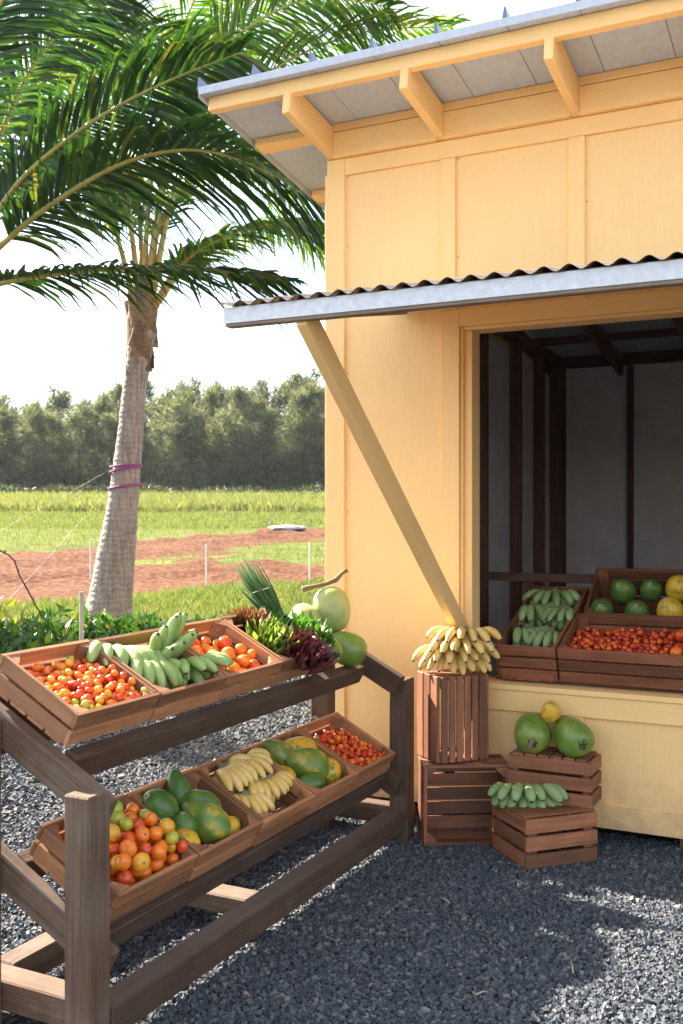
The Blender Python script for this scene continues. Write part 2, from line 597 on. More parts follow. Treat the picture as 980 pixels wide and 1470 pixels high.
# ---------------------------------------------------------------- the stand building
WY = 4.557                 # front face of the trim boards
PY = 4.575                 # front face of the siding
XL, XR, YB = -2.37, 1.30, 8.86
B = empty('farm_stand', (XL, PY, 0), 'yellow painted board and batten farm stand with open serving hatch and shed roof', 'building')
def bs(name, *a, **k): return slab(name, *a, B, **k)
# siding panels (front)
BAT = [-1.7195, -1.101, -0.49, 0.12, 0.725]
bs('wall_panel', -2.345, -1.745, PY, PY + .014, .15, 3.24, M_panel, axis='Z')
for x0, x1 in zip(BAT, BAT[1:]):
    bs('wall_panel', x0 + .001, x1 - .001, PY, PY + .014, 2.44, 3.24, M_panel, axis='Z')
    bs('wall_panel', x0 + .031, x1 + .029, PY, PY + .014, .15, .60, M_panel, axis='Z')
bs('wall_panel', .757, XR - .02, PY, PY + .014, .15, 3.24, M_panel, axis='Z')
bs('corner_board', XL, -2.272, WY, PY + .002, .12, 3.283, M_trim, axis='Z')
bs('corner_board', XR - .1, XR, WY, PY + .002, .12, 3.283, M_trim, axis='Z')
bs('frieze_board', -2.271, XR - .101, WY + .001, PY + .001, 3.198, 3.282, M_trim)
for x in BAT:
    bs('batten', x - .038, x + .038, WY + .002, PY + .001, 2.468, 3.197, M_trim, axis='Z')
bs('jamb_board', -1.755, -1.661, WY, PY + .001, .70, 2.466, M_trim, axis='Z')
bs('jamb_board', .625, .722, WY, PY + .001, .70, 2.466, M_trim, axis='Z')
bs('header_board', -1.660, .624, WY + .001, PY + .001, 2.384, 2.467, M_trim)
bs('jamb_lining', -1.6605, -1.645, PY - .004, 4.70, .70, 2.382, M_trim, axis='Z')
bs('jamb_lining', -1.645, -1.606, PY + .012, 4.70, .70, 2.366, M_trim, axis='Z')
bs('jamb_lining', .585, .6245, PY - .004, 4.70, .70, 2.382, M_trim, axis='Z')
bs('header_lining', -1.644, .584, PY - .002, 4.70, 2.367, 2.3835, M_trim)
bs('counter_apron', -1.755, .722, WY - .003, PY, .575, .672, M_trim)
bs('counter_sill', -1.76, .73, WY - .014, 4.74, .673, .697, M_trim)
for x in (-1.105, -.49, .12):
    bs('batten', x - .036, x + .036, WY + .002, PY + .001, .19, .574, M_trim, axis='Z')
bs('base_board', -2.271, XR - .101, WY + .001, PY + .001, .088, .188, M_trim)
# other outside walls
y = PY + .015
k = 0
while y < YB - .1:
    y1 = min(y + .61, YB)
    for xs, sgn in ((XL + .004, -1), (XR - .004, 1)):
        bs('wall_panel', min(xs, xs - sgn * .014), max(xs, xs - sgn * .014), y + .001, y1 - .001, .15, 3.475 - .145 * (y1 - 4.1), M_panel, axis='Z')
        bs('batten', min(xs - sgn * .001, xs + sgn * .018), max(xs - sgn * .001, xs + sgn * .018), y - .03, y + .03, .19, 3.28 - .145 * (y - 4.1), M_trim, axis='Z')
    y = y1
x = XL + .02
while x < XR - .1:
    x1 = min(x + .61, XR - .02)
    bs('wall_panel', x + .001, x1 - .001, YB - .015, YB, .15, 2.72, M_panel, axis='Z')
    x = x1
# inner sheathing, studs, plates
bs('inner_panel', -2.341, -1.665, PY + .017, PY + .03, .3, 3.2, M_inside, axis='Z')
bs('inner_panel', XL + .021, XL + .034, PY + .04, YB - .05, .3, 2.76, M_inside, axis='Z')
bs('inner_panel', XR - .034, XR - .021, PY + .04, YB - .05, .3, 2.76, M_inside, axis='Z')
bs('inner_panel', XL + .036, XR - .036, YB - .034, YB - .02, .3, 2.78, M_inside, axis='Z')
for y in (4.95, 5.55, 6.14, 6.74, 7.55, 8.20):
    bs('stud', XL + .036, XL + .126, y - .02, y + .02, .3, 2.80, M_stud, axis='Z')
    bs('stud', XR - .126, XR - .036, y - .02, y + .02, .3, 2.80, M_stud, axis='Z')
bs('stud', XL + .036, XL + .15, YB - .17, YB - .036, .3, 2.75, M_stud, axis='Z')
for x in (-1.66, -1.05, -.44, .17, .78):
    bs('stud', x - .02, x + .02, YB - .125, YB - .036, .3, 2.74, M_stud, axis='Z')
bs('wall_plate', XL + .04, XR - .04, YB - .13, YB - .037, 2.755, 2.85, M_stud)
bs('wall_plate', XL + .038, XL + .13, PY + .05, YB - .14, 2.805, 2.86, M_stud, axis='Y')
bs('wall_plate', XR - .13, XR - .038, PY + .05, YB - .14, 2.805, 2.86, M_stud, axis='Y')
bs('floor_deck', XL + .04, XR - .04, PY + .05, YB - .04, .24, .29, M_stud)
for x in (-2.2, -.6, 1.1):
    bs('skid_beam', x - .07, x + .07, PY + .10, YB - .1, .0, .235, M_stud, axis='Y')
# rafters, purlins, roof
SL = 0.145
RAF = [-2.342, -1.748, -1.102, -.49, .12, .73, 1.26]
upn = Vector((0, SL, 1)).normalized()
def rz(y, off=0.0): return 3.50 - SL * (y - 4.11) + off
for x in RAF:
    beam('rafter', (x, 4.092, rz(4.092) - .0735), (x, 4.60, rz(4.60) - .0735), .04, .146, M_trim, B, upn)
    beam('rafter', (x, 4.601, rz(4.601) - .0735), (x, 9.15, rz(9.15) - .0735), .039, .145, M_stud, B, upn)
for y, w in ((4.12, .042), (4.575, .09), (5.2, .09), (5.9, .09), (6.6, .09), (7.4, .09), (8.2, .09), (9.05, .09)):
    hh = .07 if y < 4.2 else .042
    zc = rz(y, .0165) - hh / 2
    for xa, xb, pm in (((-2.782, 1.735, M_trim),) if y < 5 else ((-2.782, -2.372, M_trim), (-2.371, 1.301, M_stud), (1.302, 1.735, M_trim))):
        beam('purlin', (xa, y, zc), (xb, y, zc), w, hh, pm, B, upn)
for x0, x1 in zip(RAF, RAF[1:]):
    bs('blocking', x0 + .0205, x1 - .0205, PY - .048, PY - .004, 3.284, rz(4.55, -.028), M_trim)
x = -2.80; seams = [x]
while x < 1.74:
    x1 = min(x + .305, 1.75)
    beam('roof_panel', ((x + x1) / 2, 4.052, rz(4.052, .0215)), ((x + x1) / 2, 9.25, rz(9.25, .0215)), x1 - x - .003, .005, M_roof, B, upn, ch=.001)
    x = x1; seams.append(x)
for x in seams:
    v = []
    for y in (4.046, 9.25):
        z = rz(y, .0245)
        v += [(x - .014, y, z), (x + .014, y, z), (x + .003, y, z + .062), (x - .003, y, z + .062)]
    f = [(0, 1, 2, 3), (4, 7, 6, 5), (0, 4, 5, 1), (1, 5, 6, 2), (2, 6, 7, 3), (3, 7, 4, 0)]
    child('roof_seam', mesh('roof_seam', v, f, M_seam), B, Matrix.Identity(4))
for x0, x1 in ((-2.803, -1.3), (-1.299, .2), (.201, 1.753)):
    bs('edge_flashing', x0, x1, 4.045, 4.0485, 3.512, 3.548, M_roof, ch=.001)
beam('edge_flashing', (-2.804, 4.05, rz(4.05, .006)), (-2.804, 9.25, rz(9.25, .006)), .003, .036, M_roof, B, upn, ch=.001)
# lifted hatch that makes the awning
AX0, AX1 = -1.965, .93
AY0, AY1 = 2.995, 4.553
AZ0, AZ1 = 2.162, 2.462
asl = (AZ1 - AZ0) / (AY1 - AY0)
an = Vector((0, -asl, 1)).normalized()
nxs = int((AX1 - AX0 + .03) / .0095)
v, f = [], []
for i in range(nxs + 1):
    x = AX0 - .018 + i * .0095
    for y in (AY0 - .022, AY0 + .5, AY1):
        z = AZ0 + asl * (y - AY0) + .068 + .0095 * math.cos((x - AX0) / .0765 * 2 * math.pi)
        v.append((x, y, z))
for i in range(nxs):
    for j in range(2):
        a = i * 3 + j
        f.append((a, a + 3, a + 4, a + 1))
aw = child('awning', mesh('awning', v, f, M_corr, True), B, Matrix.Identity(4))
aw['label'] = 'propped-up hatch with corrugated metal top'
slab('awning_fascia', AX0, AX1, AY0 - .004, AY0 - .0015, AZ0, AZ0 + .055, M_galv, aw, ch=.001)
slab('awning_fascia', AX0 - .002, AX0 + .001, AY0 - .0035, AY0 + .05, AZ0 + .001, AZ0 + .054, M_galv, aw, ch=.001)
slab('frame_board', AX0 + .004, AX1 - .004, AY0, AY0 + .04, AZ0 - .012, AZ0 + .052, M_grey_wood, aw)
for x in (AX0 + .024, -.5, AX1 - .024):
    beam('frame_board', (x, AY0 + .045, AZ0 + .028 + asl * .045), (x, AY1 - .01, AZ1 + .026), .04, .05, M_grey_wood, aw, an)
beam('hatch_panel', ((AX0 + AX1) / 2, AY0 + .042, AZ0 + .057 + asl * .042), ((AX0 + AX1) / 2, AY1 - .004, AZ1 + .057), AX1 - AX0 - .01, .008, M_panel, aw, an, ch=.001)
beam('brace', (-1.637, 4.54, .925), (-1.665, 3.035, 2.172), .042, .088, M_trim, aw, (0, .62, .78))
beam('brace', (.60, 4.54, .925), (.60, 3.035, 2.172), .042, .088, M_trim, aw, (0, .62, .78))
# nail heads on the siding
nv, nf = lathe([(.0035, -.001), (.0035, .0008), (.002, .0015)], 6)
nm_ = mesh('nail', nv, nf, M_nail)
for x, z in ((-2.262, 3.19), (-2.262, 2.84), (-2.262, 1.02), (-1.672, 3.19), (-1.672, 2.72), (-1.056, 2.9), (-2.26, 2.2), (-2.26, 1.5)):
    child('nail', nm_, B, frame((x, PY - .0005, z), (1, 0, 0), (0, -1, 0)))

# ---------------------------------------------------------------- the two-tier display rack
TH = R(28)
ES = Vector((-math.cos(TH), 0, math.sin(TH)))
NN = Vector((math.sin(TH), 0, math.cos(TH)))
OU = Vector((-1.95, 0, .80))
OL = Vector((-1.85, 0, .318))
RK = empty('display_rack', (-2.05, 3.19, 0), 'weathered timber display rack with two sloping tiers of produce crates', 'rack')
def rpost(x0, x1, y0, y1, z1, m): slab('post', x0, x1, y0, y1, -.01, z1, m, RK, ch=.005, axis='Z')
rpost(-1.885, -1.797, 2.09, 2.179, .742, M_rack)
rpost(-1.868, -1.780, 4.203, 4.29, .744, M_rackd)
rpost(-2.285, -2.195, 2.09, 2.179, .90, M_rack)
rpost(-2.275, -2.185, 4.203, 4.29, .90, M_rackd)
def srail(y0, y1, xa, za, xb, m):
    # top edge passes (xa, za); board runs down-slope to x = xb
    a = Vector((xa, (y0 + y1) / 2, za)); k = (a.x - xb) / ES.x
    p_hi = a - NN * .046 + ES * .16
    p_lo = a - NN * .046 - ES * k
    beam('side_rail', p_hi, p_lo, y1 - y0, .092, m, RK, NN, ch=.004)
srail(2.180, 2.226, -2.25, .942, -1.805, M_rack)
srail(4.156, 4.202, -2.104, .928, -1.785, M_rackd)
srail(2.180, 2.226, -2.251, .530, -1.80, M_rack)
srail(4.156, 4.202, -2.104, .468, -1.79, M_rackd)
for o_, nm in ((OU, 'upper'), (OL, 'lower')):
    for s in (.028, .36):
        c = o_ + ES * s - NN * (.047 if s < .1 else .050)
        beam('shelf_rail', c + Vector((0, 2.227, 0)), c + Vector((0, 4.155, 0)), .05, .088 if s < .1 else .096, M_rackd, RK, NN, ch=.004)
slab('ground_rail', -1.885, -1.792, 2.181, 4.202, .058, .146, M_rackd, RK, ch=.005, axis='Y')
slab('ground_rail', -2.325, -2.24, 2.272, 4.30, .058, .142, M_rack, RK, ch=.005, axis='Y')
slab('back_rail', -2.332, -2.288, 2.05, 4.33, .765, .915, M_rackd, RK, ch=.005, axis='Y')  # unseen rail, added to block the sun between the two tiers
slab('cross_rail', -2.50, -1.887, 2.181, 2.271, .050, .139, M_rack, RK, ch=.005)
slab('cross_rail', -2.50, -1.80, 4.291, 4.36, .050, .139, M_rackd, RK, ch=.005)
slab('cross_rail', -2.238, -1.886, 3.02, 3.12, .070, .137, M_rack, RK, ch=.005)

# ---------------------------------------------------------------- crates
_tri = {}
def trimesh_(leg, h, mat):
    key = (leg, round(h, 4), mat.name)
    if key not in _tri:
        v = [(0, 0, 0), (leg, 0, 0), (leg, leg * .15, 0), (leg * .15, leg, 0), (0, leg, 0)]
        v = v + [(a, b, h) for a, b, _ in v]
        f = [(4, 3, 2, 1, 0), (5, 6, 7, 8, 9)] + [(i, (i + 1) % 5, 5 + (i + 1) % 5, 5 + i) for i in range(5)]
        _tri[key] = mesh('corner_post', v, f, mat)
    return _tri[key]
def crate(M, L, W, H, ns, nb, label, group, mat=None, gap=.010, th=.015, along_w=False):
    """open box: L along local x, W along local y, opening at local +z, origin at the bottom's centre"""
    mat = mat or M_crate
    c = empty('produce_crate', M, label, 'crate', group)
    sh = (H - (ns - 1) * gap) / ns
    X, Y, Z = Vector((1, 0, 0)), Vector((0, 1, 0)), Vector((0, 0, 1))
    j = lambda a: rng.uniform(-a, a)
    for i in range(ns):
        z = i * (sh + gap) + sh / 2
        for s in (-1, 1):
            child('slat', boxmesh(L, th, sh, mat, .0015), c, M @ frame((j(.001), s * (W / 2 - th / 2), z), (1, j(.002), j(.002)), Z))
            child('slat', boxmesh(W - 2 * th - .001, th, sh, mat, .0015), c, M @ frame((s * (L / 2 - th / 2 - .0015), 0, z - .0008), (j(.002), 1, j(.002)), Z))
    leg = min(.042, W * .14)
    tm = trimesh_(leg, H - .004, mat)
    for sx in (-1, 1):
        for sy in (-1, 1):
            m = Matrix.Translation((sx * (L / 2 - th - .002), sy * (W / 2 - th - .0005), .001)) @ Matrix.Rotation({(-1, -1): 0, (1, -1): math.pi / 2, (1, 1): math.pi, (-1, 1): -math.pi / 2}[(sx, sy)], 4, 'Z')
            child('corner_post', tm, c, M @ m)
    if along_w:
        w = (L - 2 * th - .004) / nb
        for i in range(nb):
            child('bottom_slat', boxmesh(W - .002, w - .008, .010, mat, .0015), c, M @ frame((-L / 2 + th + .002 + (i + .5) * w, 0, -.0055), Y, Z))
    else:
        w = (W - 2 * th - .004) / nb
        for i in range(nb):
            child('bottom_slat', boxmesh(L - .002, w - .008, .010, mat, .0015), c, M @ frame((0, -W / 2 + th + .002 + (i + .5) * w, -.0055), X, Z))
    return c
LC, WC, HC = .380, .336, .104
def tcrate(o_, s, y, label, turn=0.0, mat=None, L=LC):
    M = frame(o_ + ES * (s + WC / 2) + Vector((0, y, 0)) + NN * .011, (-turn * ES.x, 1, -turn * ES.z), NN)
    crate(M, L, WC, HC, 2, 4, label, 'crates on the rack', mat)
    return M
MU1 = tcrate(OU, .050, 2.405, 'redwood crate of orange cherry tomatoes on upper rack tier, farthest from the building')
MU2 = tcrate(OU, .046, 2.790, 'redwood crate of green bananas on upper rack tier', -.004)
MU3 = tcrate(OU, .048, 3.178, 'redwood crate of orange tomatoes on upper rack tier beside the lettuces', .004)
MU4 = tcrate(OU, .050, 3.566, 'redwood crate of lettuces and chives on upper rack tier')
ML1 = tcrate(OL, .020, 2.432, 'redwood crate heaped with large tomatoes on lower rack tier', .006, M_crate, .376)
ML2 = tcrate(OL, .016, 2.816, 'redwood crate of mostly green papayas on lower rack tier beside large tomatoes', -.006, M_crate, .376)
ML3 = tcrate(OL, .010, 3.197, 'redwood crate of ripe yellow bananas on lower rack tier', 0, M_crate, .376)
ML4 = tcrate(OL, .012, 3.577, 'redwood crate of yellowing papayas on lower rack tier beside cherry tomatoes', .005, M_crate, .374)
ML5 = tcrate(OL, .012, 3.955, 'redwood crate of small red tomatoes on lower rack tier, closest to the building', 0, M_crate, .374)

# crates standing by the counter
d_ = Vector((.866, .5, 0)); d3 = Vector((.67, .742, 0)); e3_ = Vector((-.742, .67, 0)); e_ = Vector((-.5, .866, 0)); UP = Vector((0, 0, 1))
# lower of the stack: lies on its side, opening towards the yard (local z = -e)
P0 = Vector((-1.692, 4.185, .012))
MS1 = frame(P0 + d_ * .1925 + e_ * .185 + UP * .18, d_, -e_)
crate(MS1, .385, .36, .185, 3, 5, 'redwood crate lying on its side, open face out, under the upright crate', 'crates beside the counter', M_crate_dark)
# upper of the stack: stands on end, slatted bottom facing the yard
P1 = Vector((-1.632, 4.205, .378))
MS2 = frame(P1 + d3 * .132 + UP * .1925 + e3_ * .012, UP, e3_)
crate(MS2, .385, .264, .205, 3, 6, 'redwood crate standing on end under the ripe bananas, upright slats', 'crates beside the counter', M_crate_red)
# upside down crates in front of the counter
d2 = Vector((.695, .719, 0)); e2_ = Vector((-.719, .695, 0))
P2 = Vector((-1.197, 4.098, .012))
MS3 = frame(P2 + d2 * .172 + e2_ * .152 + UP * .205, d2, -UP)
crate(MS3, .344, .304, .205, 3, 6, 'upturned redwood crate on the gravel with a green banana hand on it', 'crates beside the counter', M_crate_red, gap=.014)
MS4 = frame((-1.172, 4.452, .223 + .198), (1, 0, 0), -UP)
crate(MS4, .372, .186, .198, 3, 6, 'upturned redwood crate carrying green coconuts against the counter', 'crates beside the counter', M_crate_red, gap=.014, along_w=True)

# display bench and crates on the counter
aT = R(19); E2 = Vector((0, math.cos(aT), math.sin(aT))); N2 = Vector((0, -math.sin(aT), math.cos(aT)))
aP = R(35); E3 = Vector((0, math.cos(aP), math.sin(aP))); N3 = Vector((0, -math.sin(aP), math.cos(aP)))
HB = .165
fb = Vector((0, 4.572, .873)) - N2 * HB
fp = Vector((0, 4.975, 1.0)) - N3 * HB
MC1 = frame(fb + E2 * .365 + Vector((-1.348, 0, 0)), E2, N2)
MC2 = frame(fb + E2 * .205 + Vector((-.845, 0, 0)), (1, 0, 0), N2)
MC3 = frame(fp + E3 * .185 + Vector((-.825, 0, 0)), (1, 0, 0), N3)
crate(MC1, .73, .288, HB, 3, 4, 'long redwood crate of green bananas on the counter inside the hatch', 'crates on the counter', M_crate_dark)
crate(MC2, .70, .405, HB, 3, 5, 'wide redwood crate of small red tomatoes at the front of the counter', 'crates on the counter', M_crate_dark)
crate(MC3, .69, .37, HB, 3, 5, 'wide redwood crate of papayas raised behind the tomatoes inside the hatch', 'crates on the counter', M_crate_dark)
BN = empty('display_bench', (-1.1, 5.0, .29), 'dark wooden bench with sloping top holding counter crates inside the hatch', 'bench')
for k, s in enumerate((.10, .30, .50, .68)):
    c = fb + E2 * s - N2 * .024
    beam('top_board', c + Vector((-1.52, 0, 0)), c + Vector((-1.19 if s > .45 else -.48, 0, 0)), .12, .022, M_stud, BN, N2)
for s in (.08, .3):
    c = fp + E3 * s - N3 * .024
    beam('top_board', c + Vector((-1.18, 0, 0)), c + Vector((-.46, 0, 0)), .12, .022, M_stud, BN, N3)
for x in (-1.50, -1.19, -.50):
    for y, z in ((4.80, .70), (5.26, .80)):
        slab('leg', x - .02, x + .02, y - .02, y + .02, .292, z, M_stud, BN, axis='Z')
slab('back_rail', -2.2, -.45, 5.36, 5.40, 1.122, 1.168, M_stud, BN)
slab('leg', -1.60, -1.56, 5.401, 5.44, .292, 1.16, M_stud, BN, axis='Z')
slab('leg', -.52, -.48, 5.401, 5.44, .292, 1.16, M_stud, BN, axis='Z')

# ---------------------------------------------------------------- tomatoes
def tomprof(k):
    fl = [0.86, 0.92, 0.80, 1.0][k]
    p = []
    for i in range(11):
        a = -math.pi / 2 + math.pi * i / 10
        r = math.cos(a); z = math.sin(a) * fl
        if i >= 9: z -= (.10 if i == 10 else .03)
        p.append((max(r, .03), z))
    return p
TM = {}
def tom_mesh(k, mat, big):
    key = (k, mat.name, big)
    if key not in TM:
        v, f = lathe(tomprof(k), 14 if big else 10, .025 if big and k == 2 else 0.0, 5)
        TM[key] = mesh('tomato', v, f, mat, True)
    return TM[key]
def tmat(name, c, c2, bias, rough=.24): return fruit(name, c, c2, None, rough, bias, 1.1, (dk(c, .35), 5.5, .70), .2, 0.0)
T_RED = tmat('tomato_red', (.62, .045, .012), (.70, .11, .015), .5)
T_ORA = tmat('tomato_orange', (.78, .13, .012), (.85, .26, .02), .5)
T_YEL = tmat('tomato_yellow', (.80, .30, .02), (.62, .42, .03), .55)
T_GRN = tmat('tomato_green', (.34, .42, .04), (.66, .40, .03), .6)
T_LIM = tmat('tomato_lime', (.26, .38, .05), (.42, .44, .05), .5)
T_DRK = tmat('tomato_deep_red', (.40, .018, .010), (.55, .05, .012), .5, .2)
M_scar = plain('stem_scar', (.16, .19, .05), .8)
CNAME = {T_RED: 'red', T_ORA: 'orange', T_YEL: 'yellow-orange', T_GRN: 'half-green', T_LIM: 'lime green', T_DRK: 'deep red'}

def pack(n, ax, ay, r0, r1, top, gl, seed, bx=None, heap=0.0):
    """drop balls into a box (local), lowest of several tries; gl = local up"""
    g = np.random.default_rng(seed)
    C = np.zeros((0, 4))
    x0, x1 = bx if bx else (-ax, ax)
    for i in range(n):
        r = g.uniform(r0, r1)
        best = None
        for _ in range(9):
            x = g.uniform(x0 + r, x1 - r); y = g.uniform(-ay + r, ay - r)
            z = r + .006
            if len(C):
                d2 = (C[:, 0] - x) ** 2 + (C[:, 1] - y) ** 2
                rr = (C[:, 3] + r) * .93
                k = d2 < rr ** 2
                if k.any():
                    z = max(z, float(np.max(C[k, 2] + np.sqrt(rr[k] ** 2 - d2[k]))))
            hgt = z * gl[2] + .45 * y * gl[1] + heap * (x * x / ax ** 2 + y * y / ay ** 2)
            if best is None or hgt < best[0]: best = (hgt, x, y, z, r)
        if best[3] + best[4] * .3 > top: continue
        C = np.vstack([C, best[1:]])
    return C
def exposed(C):
    out = []
    for i, (x, y, z, r) in enumerate(C):
        d = np.hypot(C[:, 0] - x, C[:, 1] - y)
        hid = ((C[:, 2] > z + .25 * r) & (d < r * .9)).sum()
        near = ((C[:, 2] > z + .6 * r) & (d < r * 1.9)).sum()
        out.append(hid == 0 and near < 4)
    return np.array(out)
def tomatoes(M, C, name, mats, where, group, noun, big=False, all_stuff=False, stem=False, seed=1):
    g = random.Random(seed)
    up = M.to_3x3().inverted() @ Vector((0, 0, 1))
    ex = exposed(C)
    vv, ff, off = [], [], 0
    sph = lathe([(max(math.cos(a), .05), math.sin(a)) for a in [-1.57 + 3.14 * i / 6 for i in range(7)]], 8)
    sv = np.array(sph[0])
    for (x, y, z, r), e in zip(C, ex):
        if e and not all_stuff:
            mt = g.choices([m for m, _ in mats], [w for _, w in mats])[0]
            k = g.randrange(4)
            ax = Vector((g.uniform(-1, 1), g.uniform(-1, 1), g.uniform(-.2, 1.2))).normalized()
            m = M @ Matrix.Translation((x, y, z)) @ ax.to_track_quat('Z', 'Y').to_matrix().to_4x4() @ Matrix.Diagonal((r, r, r * g.uniform(.92, 1.12), 1))
            o = obj(name, tom_mesh(k, mt, big), None, m)
            tag(o, '%s %s %s' % (CNAME[mt], noun, where), 'tomato', group)
            if stem:
                child('stem_scar', STEM, o, m @ Matrix.Translation((0, 0, .80 if k != 3 else .9)) @ Matrix.Scale(.17, 4))
        else:
            q = np.array([tuple(M @ Vector((x, y, z)))]) + sv * r
            vv.append(q); ff += [[a + off for a in fc] for fc in sph[1]]; off += len(sv)
    return (vv, ff)
sv_, sf_ = lathe([(.2, -.3), (1, -.1), (.8, .1), (.15, .2)], 6)
STEM = mesh('stem_scar', sv_, sf_, M_scar)
glT = (0, math.sin(TH), math.cos(TH))
def pile(name, data, mat, label):
    vv, ff = data
    if not vv: return
    me = mesh(name, np.concatenate(vv), ff, mat, True)
    tag(obj(name, me), label, 'tomatoes', None, 'stuff')
ixh, iyh = LC / 2 - .020, WC / 2 - .018
C1 = pack(560, ixh + .004, iyh + .003, .0122, .0158, .101, glT, 3)
pile('tomato_pile', tomatoes(MU1, C1, 'cherry_tomato', [(T_ORA, 5), (T_RED, 4), (T_YEL, 2), (T_GRN, 1)],
     'in the upper rack crate farthest from the building', 'cherry tomatoes on the upper tier', 'cherry tomato', seed=2), T_RED, 'buried cherry tomatoes under the top layer in the upper rack crate')
C5 = pack(460, .374 / 2 - .016, iyh + .003, .0112, .0155, .088, glT, 5)
pile('tomato_pile', tomatoes(ML5, C5, 'cherry_tomato', [(T_RED, 5), (T_ORA, 3), (T_DRK, 3), (T_GRN, .6)],
     'in the lower rack crate closest to the building', 'cherry tomatoes on the lower tier', 'cherry tomato', seed=3), T_RED, 'buried cherry tomatoes under the top layer in the lower rack crate')
CT = pack(290, .376 / 2 - .02, iyh, .0205, .0285, .165, glT, 7, heap=.05)
pile('tomato_pile', tomatoes(ML1, CT, 'tomato', [(T_ORA, 7), (T_RED, 4), (T_YEL, 1.6), (T_GRN, 1.2), (T_LIM, .35)],
     'heaped in the lower rack crate next to green papayas', 'large tomatoes on the lower tier', 'tomato', True, stem=True, seed=4), T_ORA, 'buried large tomatoes in the lower rack crate')
C3 = pack(62, ixh, iyh, .023, .028, .092, glT, 8)
pile('tomato_pile', tomatoes(MU3, C3, 'tomato', [(T_ORA, 6), (T_RED, 2), (T_YEL, 2)],
     'in the upper rack crate between bananas and lettuces', 'tomatoes on the upper tier', 'round tomato', True, stem=True, seed=5), T_ORA, 'buried tomatoes in the upper rack crate beside the lettuces')
gl2 = (0, math.sin(aT), math.cos(aT))
CK = pack(900, .335, .188, .0125, .0165, .135, gl2, 9, bx=(-.335, .13))
dk_ = tomatoes(MC2, CK, 'cherry_tomato', [(T_DRK, 1)], '', '', '', all_stuff=True)
pile('tomato_pile', dk_, fruit('tomato_mixed_red', (.36, .016, .012), (.58, .05, .012), (.72, .16, .02), .25, .5, 30, None, .12, 0), 'small red tomatoes filling the front crate on the counter')
CB = pack(60, .335, .188, .025, .033, .15, gl2, 10, bx=(.12, .335))
pile('tomato_pile', tomatoes(MC2, CB, 'tomato', [(T_RED, 4), (T_ORA, 3), (T_DRK, 2)],
     'at the end of the counter crate past the small red ones', 'large tomatoes on the counter', 'large tomato', True, stem=True, seed=6), T_RED, 'buried large tomatoes in the front counter crate')

# ---------------------------------------------------------------- bananas
M_bgreen = fruit('banana_green', (.22, .34, .085), (.36, .47, .16), None, .62, .5, 14, ((.10, .12, .05), 90, .70), .2)
M_bcool = fruit('banana_dull_green', (.18, .29, .10), (.28, .39, .16), None, .62, .5, 14, ((.07, .09, .04), 90, .70), .2)
M_byel = fruit('banana_yellow', (.70, .45, .10), (.76, .56, .22), None, .48, .5, 14, ((.12, .06, .03), 55, .66), .2)
M_btip = plain('banana_tip', (.075, .06, .04), .8)
M_bstem = plain('banana_crown', (.20, .20, .09), .8)
BPROF = [(0, .40), (.08, .50), (.2, .80), (.34, .98), (.52, 1.0), (.70, .97), (.84, .80), (.92, .55), (.965, .34), (1.0, .26)]
def finger(b, d0, d1, L, r, mat, tipmat):
    b = Vector(b); d0 = Vector(d0).normalized(); d1 = Vector(d1).normalized()
    pts, rad = [], []
    N = 40; p = b.copy(); path = [p.copy()]
    for k in range(N):
        d = d0.lerp(d1, (k + .5) / N).normalized()
        p = p + d * (L / N); path.append(p.copy())
    for t_, q in BPROF:
        pts.append(path[int(round(t_ * N))]); rad.append(q * r)
    v, f = tube(pts, rad, 10)
    ctr = [sum((v[i * 10 + k] for k in range(10)), Vector()) / 10 for i in range(len(pts))]
    ph_ = rng.uniform(0, 6.28)
    v = [ctr[i // 10] + (q - ctr[i // 10]) * (1 + .075 * math.cos(5 * (i % 10) * .6283 * .5 * 2 + ph_) * (1 if i % 2 else -1)) for i, q in enumerate(v)]
    me = mesh('banana', v, f, mat, True)
    me.materials.append(tipmat)
    nseg = len(BPROF) - 1
    for pl in me.polygons:
        i = pl.index
        if (nseg - 1) * 10 <= i < nseg * 10 or i == nseg * 10 + 1: pl.material_index = 1
    return me
def hand(M, rows, L, r, mat, label, group, spread=50, crown=.09, lift=.5, droop=-.75, seed=0):
    """a hand of bananas: crown along local x, fingers reach to local -y and curl towards -z"""
    g = random.Random(seed)
    h = empty('banana_hand', M, label, 'bananas', group)
    for ri, n in enumerate(rows):
        for i in range(n):
            u = (i + .5) / n * 2 - 1 + g.uniform(-.05, .05)
            ph = R(spread) * u
            lf = lift - .55 * ri + g.uniform(-.08, .08)
            dp = droop - .18 * ri + g.uniform(-.1, .1)
            b = (u * crown * (1 - .1 * ri), .010 * ri + abs(u) * .012, -.018 * ri)
            d0 = (math.sin(ph) * .9, -math.cos(ph) * .9, lf)
            d1 = (math.sin(ph) * .55, -math.cos(ph) * .62, dp)
            LL = L * (1 - .10 * ri) * g.uniform(.92, 1.07) * (1 - .12 * u * u)
            child('banana', finger(b, d0, d1, LL, r * g.uniform(.92, 1.06), mat, M_btip), h, M)
    v, f = tube([(-crown * 1.0, .012, -.012), (-crown * .4, .004, 0), (crown * .4, .004, 0), (crown * 1.0, .012, -.012)], [.010, .017, .017, .010], 7)
    child('crown', mesh('crown', v, f, M_bstem, True), h, M)
    v, f = tube([(0, .004, 0), (.004, .03, .006), (.004, .05, .006)], [.015, .013, .014], 7)
    child('crown', mesh('crown', v, f, M_bstem, True), h, M)
    return h
def onrack(o_, s, y, h): return o_ + ES * s + Vector((0, y, 0)) + NN * h
GU = 'green banana hands on the rack'
hand(frame(onrack(OU, .335, 2.715, .085), (.35, .94, -.15), (.30, 0, .95)), [7, 5], .165, .0205, M_bgreen, 'green banana hand arching across the back of the upper rack crate', GU, 42, .085, .55, -.70, 1)
